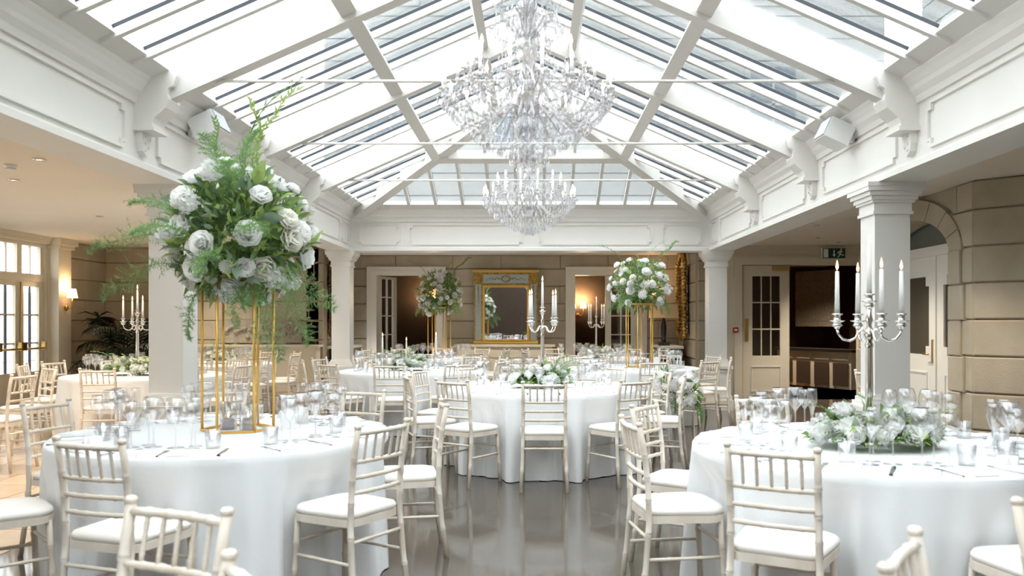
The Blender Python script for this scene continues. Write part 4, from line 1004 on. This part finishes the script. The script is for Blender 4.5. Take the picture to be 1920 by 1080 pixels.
for k in range(3):
    x0 = -.9 + k * .61; d = MB().box(x0, x0 + .58, -.215, -.2, .10, .66).build('door', 'cream', t)
    MB().box(x0 + .06, x0 + .52, -.222, -.215, .16, .18).box(x0 + .06, x0 + .52, -.222, -.215, .58, .60).box(x0 + .06, x0 + .08, -.222, -.215, .18, .58).box(x0 + .5, x0 + .52, -.222, -.215, .18, .58).build('moulding', 'cream2', d)
    MB().box(x0, x0 + .58, -.215, -.2, .70, .86).build('drawer', 'cream', t)
def gilt_pier(x, y, rz, label):
    t = thing('gilt_mirror', label, 'mirror', (x, y, 1.12), rz)
    MB().box(-.34, .34, -.03, 0, .1, 1.35).build('mirror_glass', 'mirror', t)
    m = MB(); r2 = random.Random(int(x * 7))
    for s in (-1, 1):
        for k in range(22):
            z = .02 + k * .066; m.lathe([(0, -.05), (.045 + .02 * r2.random(), -.02), (.05, .02), (0, .055)], 6, Tm(s * (.36 + .04 * math.sin(k * 1.3)), -.06, z, rx=.5 * r2.random()))
    m.build('carved_side', 'gilt', t)
    m = MB()
    for k in range(13):
        f = (k - 6) / 6; m.lathe([(0, -.07), (.06, -.02), (.05, .03), (0, .08 + .08 * (1 - abs(f)))], 6, None, (f * .36, -.06, 1.42 + .22 * (1 - f * f)))
        m.lathe([(0, -.06), (.05, 0), (0, .06)], 6, None, (f * .34, -.06, .03 - .06 * (1 - f * f)))
    m.build('carved_crest', 'gilt', t)
gilt_pier(-3.88, 15.95, R(90), 'ornate carved gilt mirror at the left of the rear recess')
gilt_pier(2.93, 15.95, R(-90), 'ornate carved gilt mirror at the right of the rear recess')
for (x, lab, rz) in ((-3.66, 'black console table under the left gilt mirror', 0), (2.62, 'black console table with pale top under the right gilt mirror', 0)):
    t = thing('console_table', lab, 'console table', (x, 16.0, 0))
    MB().box(-.2, .2, -.6, .6, .90, .95).build('console_top', 'cream2', t); MB().box(-.18, .18, -.57, .57, .55, .90).build('apron', 'black', t)
    for sx in (-1, 1):
        for sy in (-1, 1): MB().box(sx * .15 - .025, sx * .15 + .025, sy * .54 - .025, sy * .54 + .025, 0, .55).build('leg', 'black', t)
t = thing('table_lamp', 'black column table lamp with wide tan shade on the right console', 'lamp', (2.50, 15.75, .95))
MB().box(-.10, .10, -.10, .10, 0, .07).build('lamp_base', 'black', t); MB().lathe([(0, .07), (.04, .07), (.045, .12), (.034, .14), (.05, .22), (.055, .34), (.04, .46), (.03, .48), (.012, .56), (0, .57)], 14).build('lamp_body', 'black', t)
MB().prism([(-.27, .53), (.27, .53), (.25, .78), (-.25, .78)], -.13, .13, 'y').build('lamp_shade', 'tan_shade', t)
# wall sconces
def sconce(x, y, z, rz, label, arms=1, energy=1.6):
    t = thing('wall_sconce', label, 'wall lamp', (x, y, z), rz)
    MB().lathe([(0, 0), (.045, 0), (.05, .01), (.02, .03), (0, .03)], 12, Tm(0, 0, -.14, rx=R(90))).build('back_plate', 'brass', t)
    for k in range(arms):
        dx = 0 if arms == 1 else (-.13 if k == 0 else .13)
        MB().tube([(0, -.03, -.14), (dx * .6, -.08, -.16), (dx, -.10, -.08), (dx, -.10, .04)], .010, 8).build('arm', 'brass', t)
        sh = MB().lathe([(.085, .02), (.055, .17), (.052, .17), (.082, .02)], 16, None, (dx, -.10, 0)).build('lamp_shade', 'shade', t)
        ld = bpy.data.lights.new('sconce_lamp', 'POINT'); ld.energy = energy; ld.color = (1, .68, .36); ld.shadow_soft_size = .04
        lo = bpy.data.objects.new('sconce_lamp', ld); COL.objects.link(lo); lo.parent = t; lo.location = (dx, -.10, .21)
sconce(-7.70, 13.54, 1.78, R(90), 'brass wall sconce with lit shade on the left pilaster')
sconce(2.42, 16.74, 1.95, 0, 'lit wall sconce behind the middle right floral')
sconce(1.10, 20.3, 1.72, 0, 'twin lit wall sconce seen through the right doorway', 2, 10)
t = thing('downlight', 'ceiling downlight added to brighten the dark side room', 'downlight', (5.4, 17.0, 2.8))  # lamp added to brighten the room, standing in for its ceiling lights
MB().lathe([(.03, -.001), (.05, -.001), (.05, -.010), (.036, -.012), (.030, -.004)], 16).build('trim_ring', 'silver', t); MB().lathe([(0, -.004), (.030, -.004), (0, -.002)], 12).build('lamp', 'down', t)
ld = bpy.data.lights.new('downlight_beam', 'SPOT'); ld.energy = 150; ld.color = (1, .80, .56); ld.spot_size = R(140); ld.spot_blend = .8; ld.shadow_soft_size = .04
lo = bpy.data.objects.new('downlight_beam', ld); COL.objects.link(lo); lo.parent = t; lo.location = (0, 0, -.03)
sconce(-2.35, 20.3, 1.80, 0, 'twin lit wall sconce seen through the left doorway', 2, 10)
# plaster relief on the left end wall, shelf below
t = thing('plaster_frieze', 'grey plaster relief panel on the left end wall', 'relief', (-5.0, 15.06, 1.02))
MB().box(-.75, .75, -.03, .03, 0, .42).build('panel', 'relief', t)
m = MB(); r2 = random.Random(3)
for k in range(26): m.lathe([(0, -.05), (.04 + .02 * r2.random(), -.01), (.035, .03), (0, .07)], 7, Tm(-.66 + .053 * k, -.03, .10 + .20 * r2.random(), ry=r2.random() * 2))
m.build('carved_figures', 'relief', t)
t = thing('wall_shelf_cabinet', 'low cream cabinet under the plaster relief', 'cabinet', (-5.0, 14.88, 0))
MB().box(-1.1, 1.1, -.16, .16, 0, .95).build('carcass', 'cream', t); MB().box(-1.15, 1.15, -.2, .18, .95, .99).build('cabinet_top', 'cream', t)
# palm
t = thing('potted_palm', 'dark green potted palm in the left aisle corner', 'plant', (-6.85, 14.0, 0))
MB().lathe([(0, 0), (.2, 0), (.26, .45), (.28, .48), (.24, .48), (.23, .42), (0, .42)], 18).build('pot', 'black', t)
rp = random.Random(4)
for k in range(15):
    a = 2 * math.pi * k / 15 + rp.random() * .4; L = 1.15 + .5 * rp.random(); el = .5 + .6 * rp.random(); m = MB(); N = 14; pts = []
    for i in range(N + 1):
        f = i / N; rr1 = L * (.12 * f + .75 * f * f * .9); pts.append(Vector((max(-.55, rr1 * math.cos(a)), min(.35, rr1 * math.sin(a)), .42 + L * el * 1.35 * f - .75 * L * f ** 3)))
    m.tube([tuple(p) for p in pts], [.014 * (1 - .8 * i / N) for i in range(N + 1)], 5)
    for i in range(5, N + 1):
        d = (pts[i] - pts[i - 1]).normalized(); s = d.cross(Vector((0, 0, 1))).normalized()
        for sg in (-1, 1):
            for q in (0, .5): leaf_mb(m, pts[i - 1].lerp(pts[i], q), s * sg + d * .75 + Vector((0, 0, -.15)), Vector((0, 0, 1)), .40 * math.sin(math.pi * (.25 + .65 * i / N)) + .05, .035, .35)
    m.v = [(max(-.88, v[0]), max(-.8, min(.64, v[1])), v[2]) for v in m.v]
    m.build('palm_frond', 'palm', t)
# ------------------------------------------------------------------ fittings
def speaker(x, y, rz, label):
    t = thing('wall_speaker', label, 'speaker', (x, y, 3.0), rz)
    MB().box(-.13, .13, -.22, 0, -.09, .09, Tm(rx=R(-25), y=-.06)).build('speaker_box', 'plastic', t); MB().box(-.12, .12, -.235, -.22, -.08, .08, Tm(rx=R(-25), y=-.06)).build('grille', 'grey', t)
    MB().box(-.04, .04, -.08, .0, -.03, .03).build('bracket', 'plastic', t)
speaker(-2.905, 6.95, R(90), 'white box loudspeaker on the left ring beam'); speaker(2.805, 7.2, R(-90), 'white box loudspeaker on the right ring beam')
t = thing('exit_sign', 'green fire exit sign with arrow and running figure', 'sign', (5.33, 14.58, 2.62))
MB().box(-.21, .21, -.02, .06, -.10, .10).build('sign_body', 'plastic', t); MB().box(-.20, .20, -.024, -.02, -.09, .09).build('sign_face', 'green', t)
MB().box(-.185, -.105, -.028, -.024, -.075, .075).build('door_symbol', 'paper', t)
MB().box(-.008, .008, -.028, -.024, -.02, .06).prism([(-.028, -.02), (.028, -.02), (0, -.065)], -.028, -.024, 'y').build('arrow_symbol', 'paper', t)
man = MB().lathe([(0, -.016), (.016, 0), (0, .016)], 10, Tm(.125, -.026, .065, rx=R(90)))
for (a, b, wdt) in (((.12, .045), (.10, -.01), .026), ((.10, -.01), (.14, -.03), .018), ((.14, -.03), (.175, -.03), .014), ((.10, -.01), (.085, -.05), .018), ((.085, -.05), (.06, -.07), .014), ((.12, .04), (.155, .02), .012), ((.115, .04), (.08, .03), .012), ((.08, .03), (.065, .0), .012)):
    d = Vector((b[0] - a[0], 0, b[1] - a[1])); s = Vector((-d.z, 0, d.x)).normalized() * wdt / 2; A = Vector((a[0], 0, a[1])); B = Vector((b[0], 0, b[1]))
    man.add([A - s + Vector((0, -.028, 0)), A + s + Vector((0, -.028, 0)), B + s + Vector((0, -.028, 0)), B - s + Vector((0, -.028, 0)), A - s + Vector((0, -.024, 0)), A + s + Vector((0, -.024, 0)), B + s + Vector((0, -.024, 0)), B - s + Vector((0, -.024, 0))], [(0, 1, 2, 3), (7, 6, 5, 4), (0, 4, 5, 1), (1, 5, 6, 2), (2, 6, 7, 3), (3, 7, 4, 0)])
man.build('running_figure', 'paper', t)
t = thing('fire_call_point', 'small red fire alarm call point on the cream wall', 'fire alarm', (3.60, 14.64, 1.26))
MB().box(-.045, .045, -.04, 0, -.045, .045).build('call_point_box', 'red', t); MB().box(-.028, .028, -.044, -.04, -.02, .02).build('call_point_face', 'paper', t)
for k, (x, y) in enumerate(((-4.6, 5.6), (-5.0, 7.9), (-4.6, 9.3), (-4.15, 6.9), (-5.6, 10.6), (3.5, 7.2), (3.6, 9.6), (4.0, 11.6), (4.6, 13.3), (-4.3, 12.6), (-2.6, 15.2), (-.55, 15.2), (1.5, 15.2), (-5.8, 14.2), (5.2, 14.0))):  # rear recess: left lamp glimpsed, other two added to brighten the stone
    t = thing('downlight', 'recessed ceiling downlight %s' % ['nearest in the left aisle', 'second in the left aisle', 'third in the left aisle', 'in the left aisle by the front column', 'in the left aisle above the palm table', 'behind the front right column', 'second in the right aisle', 'third in the right aisle', 'above the exit sign', 'in the rear left aisle', 'left of the gilt mirror in the rear recess', 'added to brighten the rear recess before the gilt mirror', 'added to brighten the rear recess right of the gilt mirror', 'above the palm', 'before the open double doors'][k], 'downlight', (x, y, ZC))
    MB().lathe([(.03, -.001), (.05, -.001), (.05, -.010), (.036, -.012), (.030, -.004)], 16).build('trim_ring', 'silver', t); MB().lathe([(0, -.004), (.030, -.004), (0, -.002)], 12).build('lamp', 'down', t)
    ld = bpy.data.lights.new('downlight_beam', 'SPOT'); ld.energy = 42; ld.color = (1, .87, .70); ld.spot_size = R(100); ld.spot_blend = .8; ld.shadow_soft_size = .04
    lo = bpy.data.objects.new('downlight_beam', ld); COL.objects.link(lo); lo.parent = t; lo.location = (0, 0, -.03)
for k, (x, y) in enumerate(((-4.55, 7.15), (3.62, 6.9))):
    t = thing('smoke_detector', 'white smoke detector on the %s aisle ceiling' % ['left', 'right'][k], 'smoke detector', (x, y, ZC))
    MB().lathe([(0, 0), (.055, 0), (.055, -.02), (.04, -.03), (.035, -.05), (0, -.052)], 16).build('detector_body', 'plastic', t); MB().lathe([(.041, -.030), (.0415, -.034), (.038, -.040)], 16).build('detector_vent', 'grey', t)
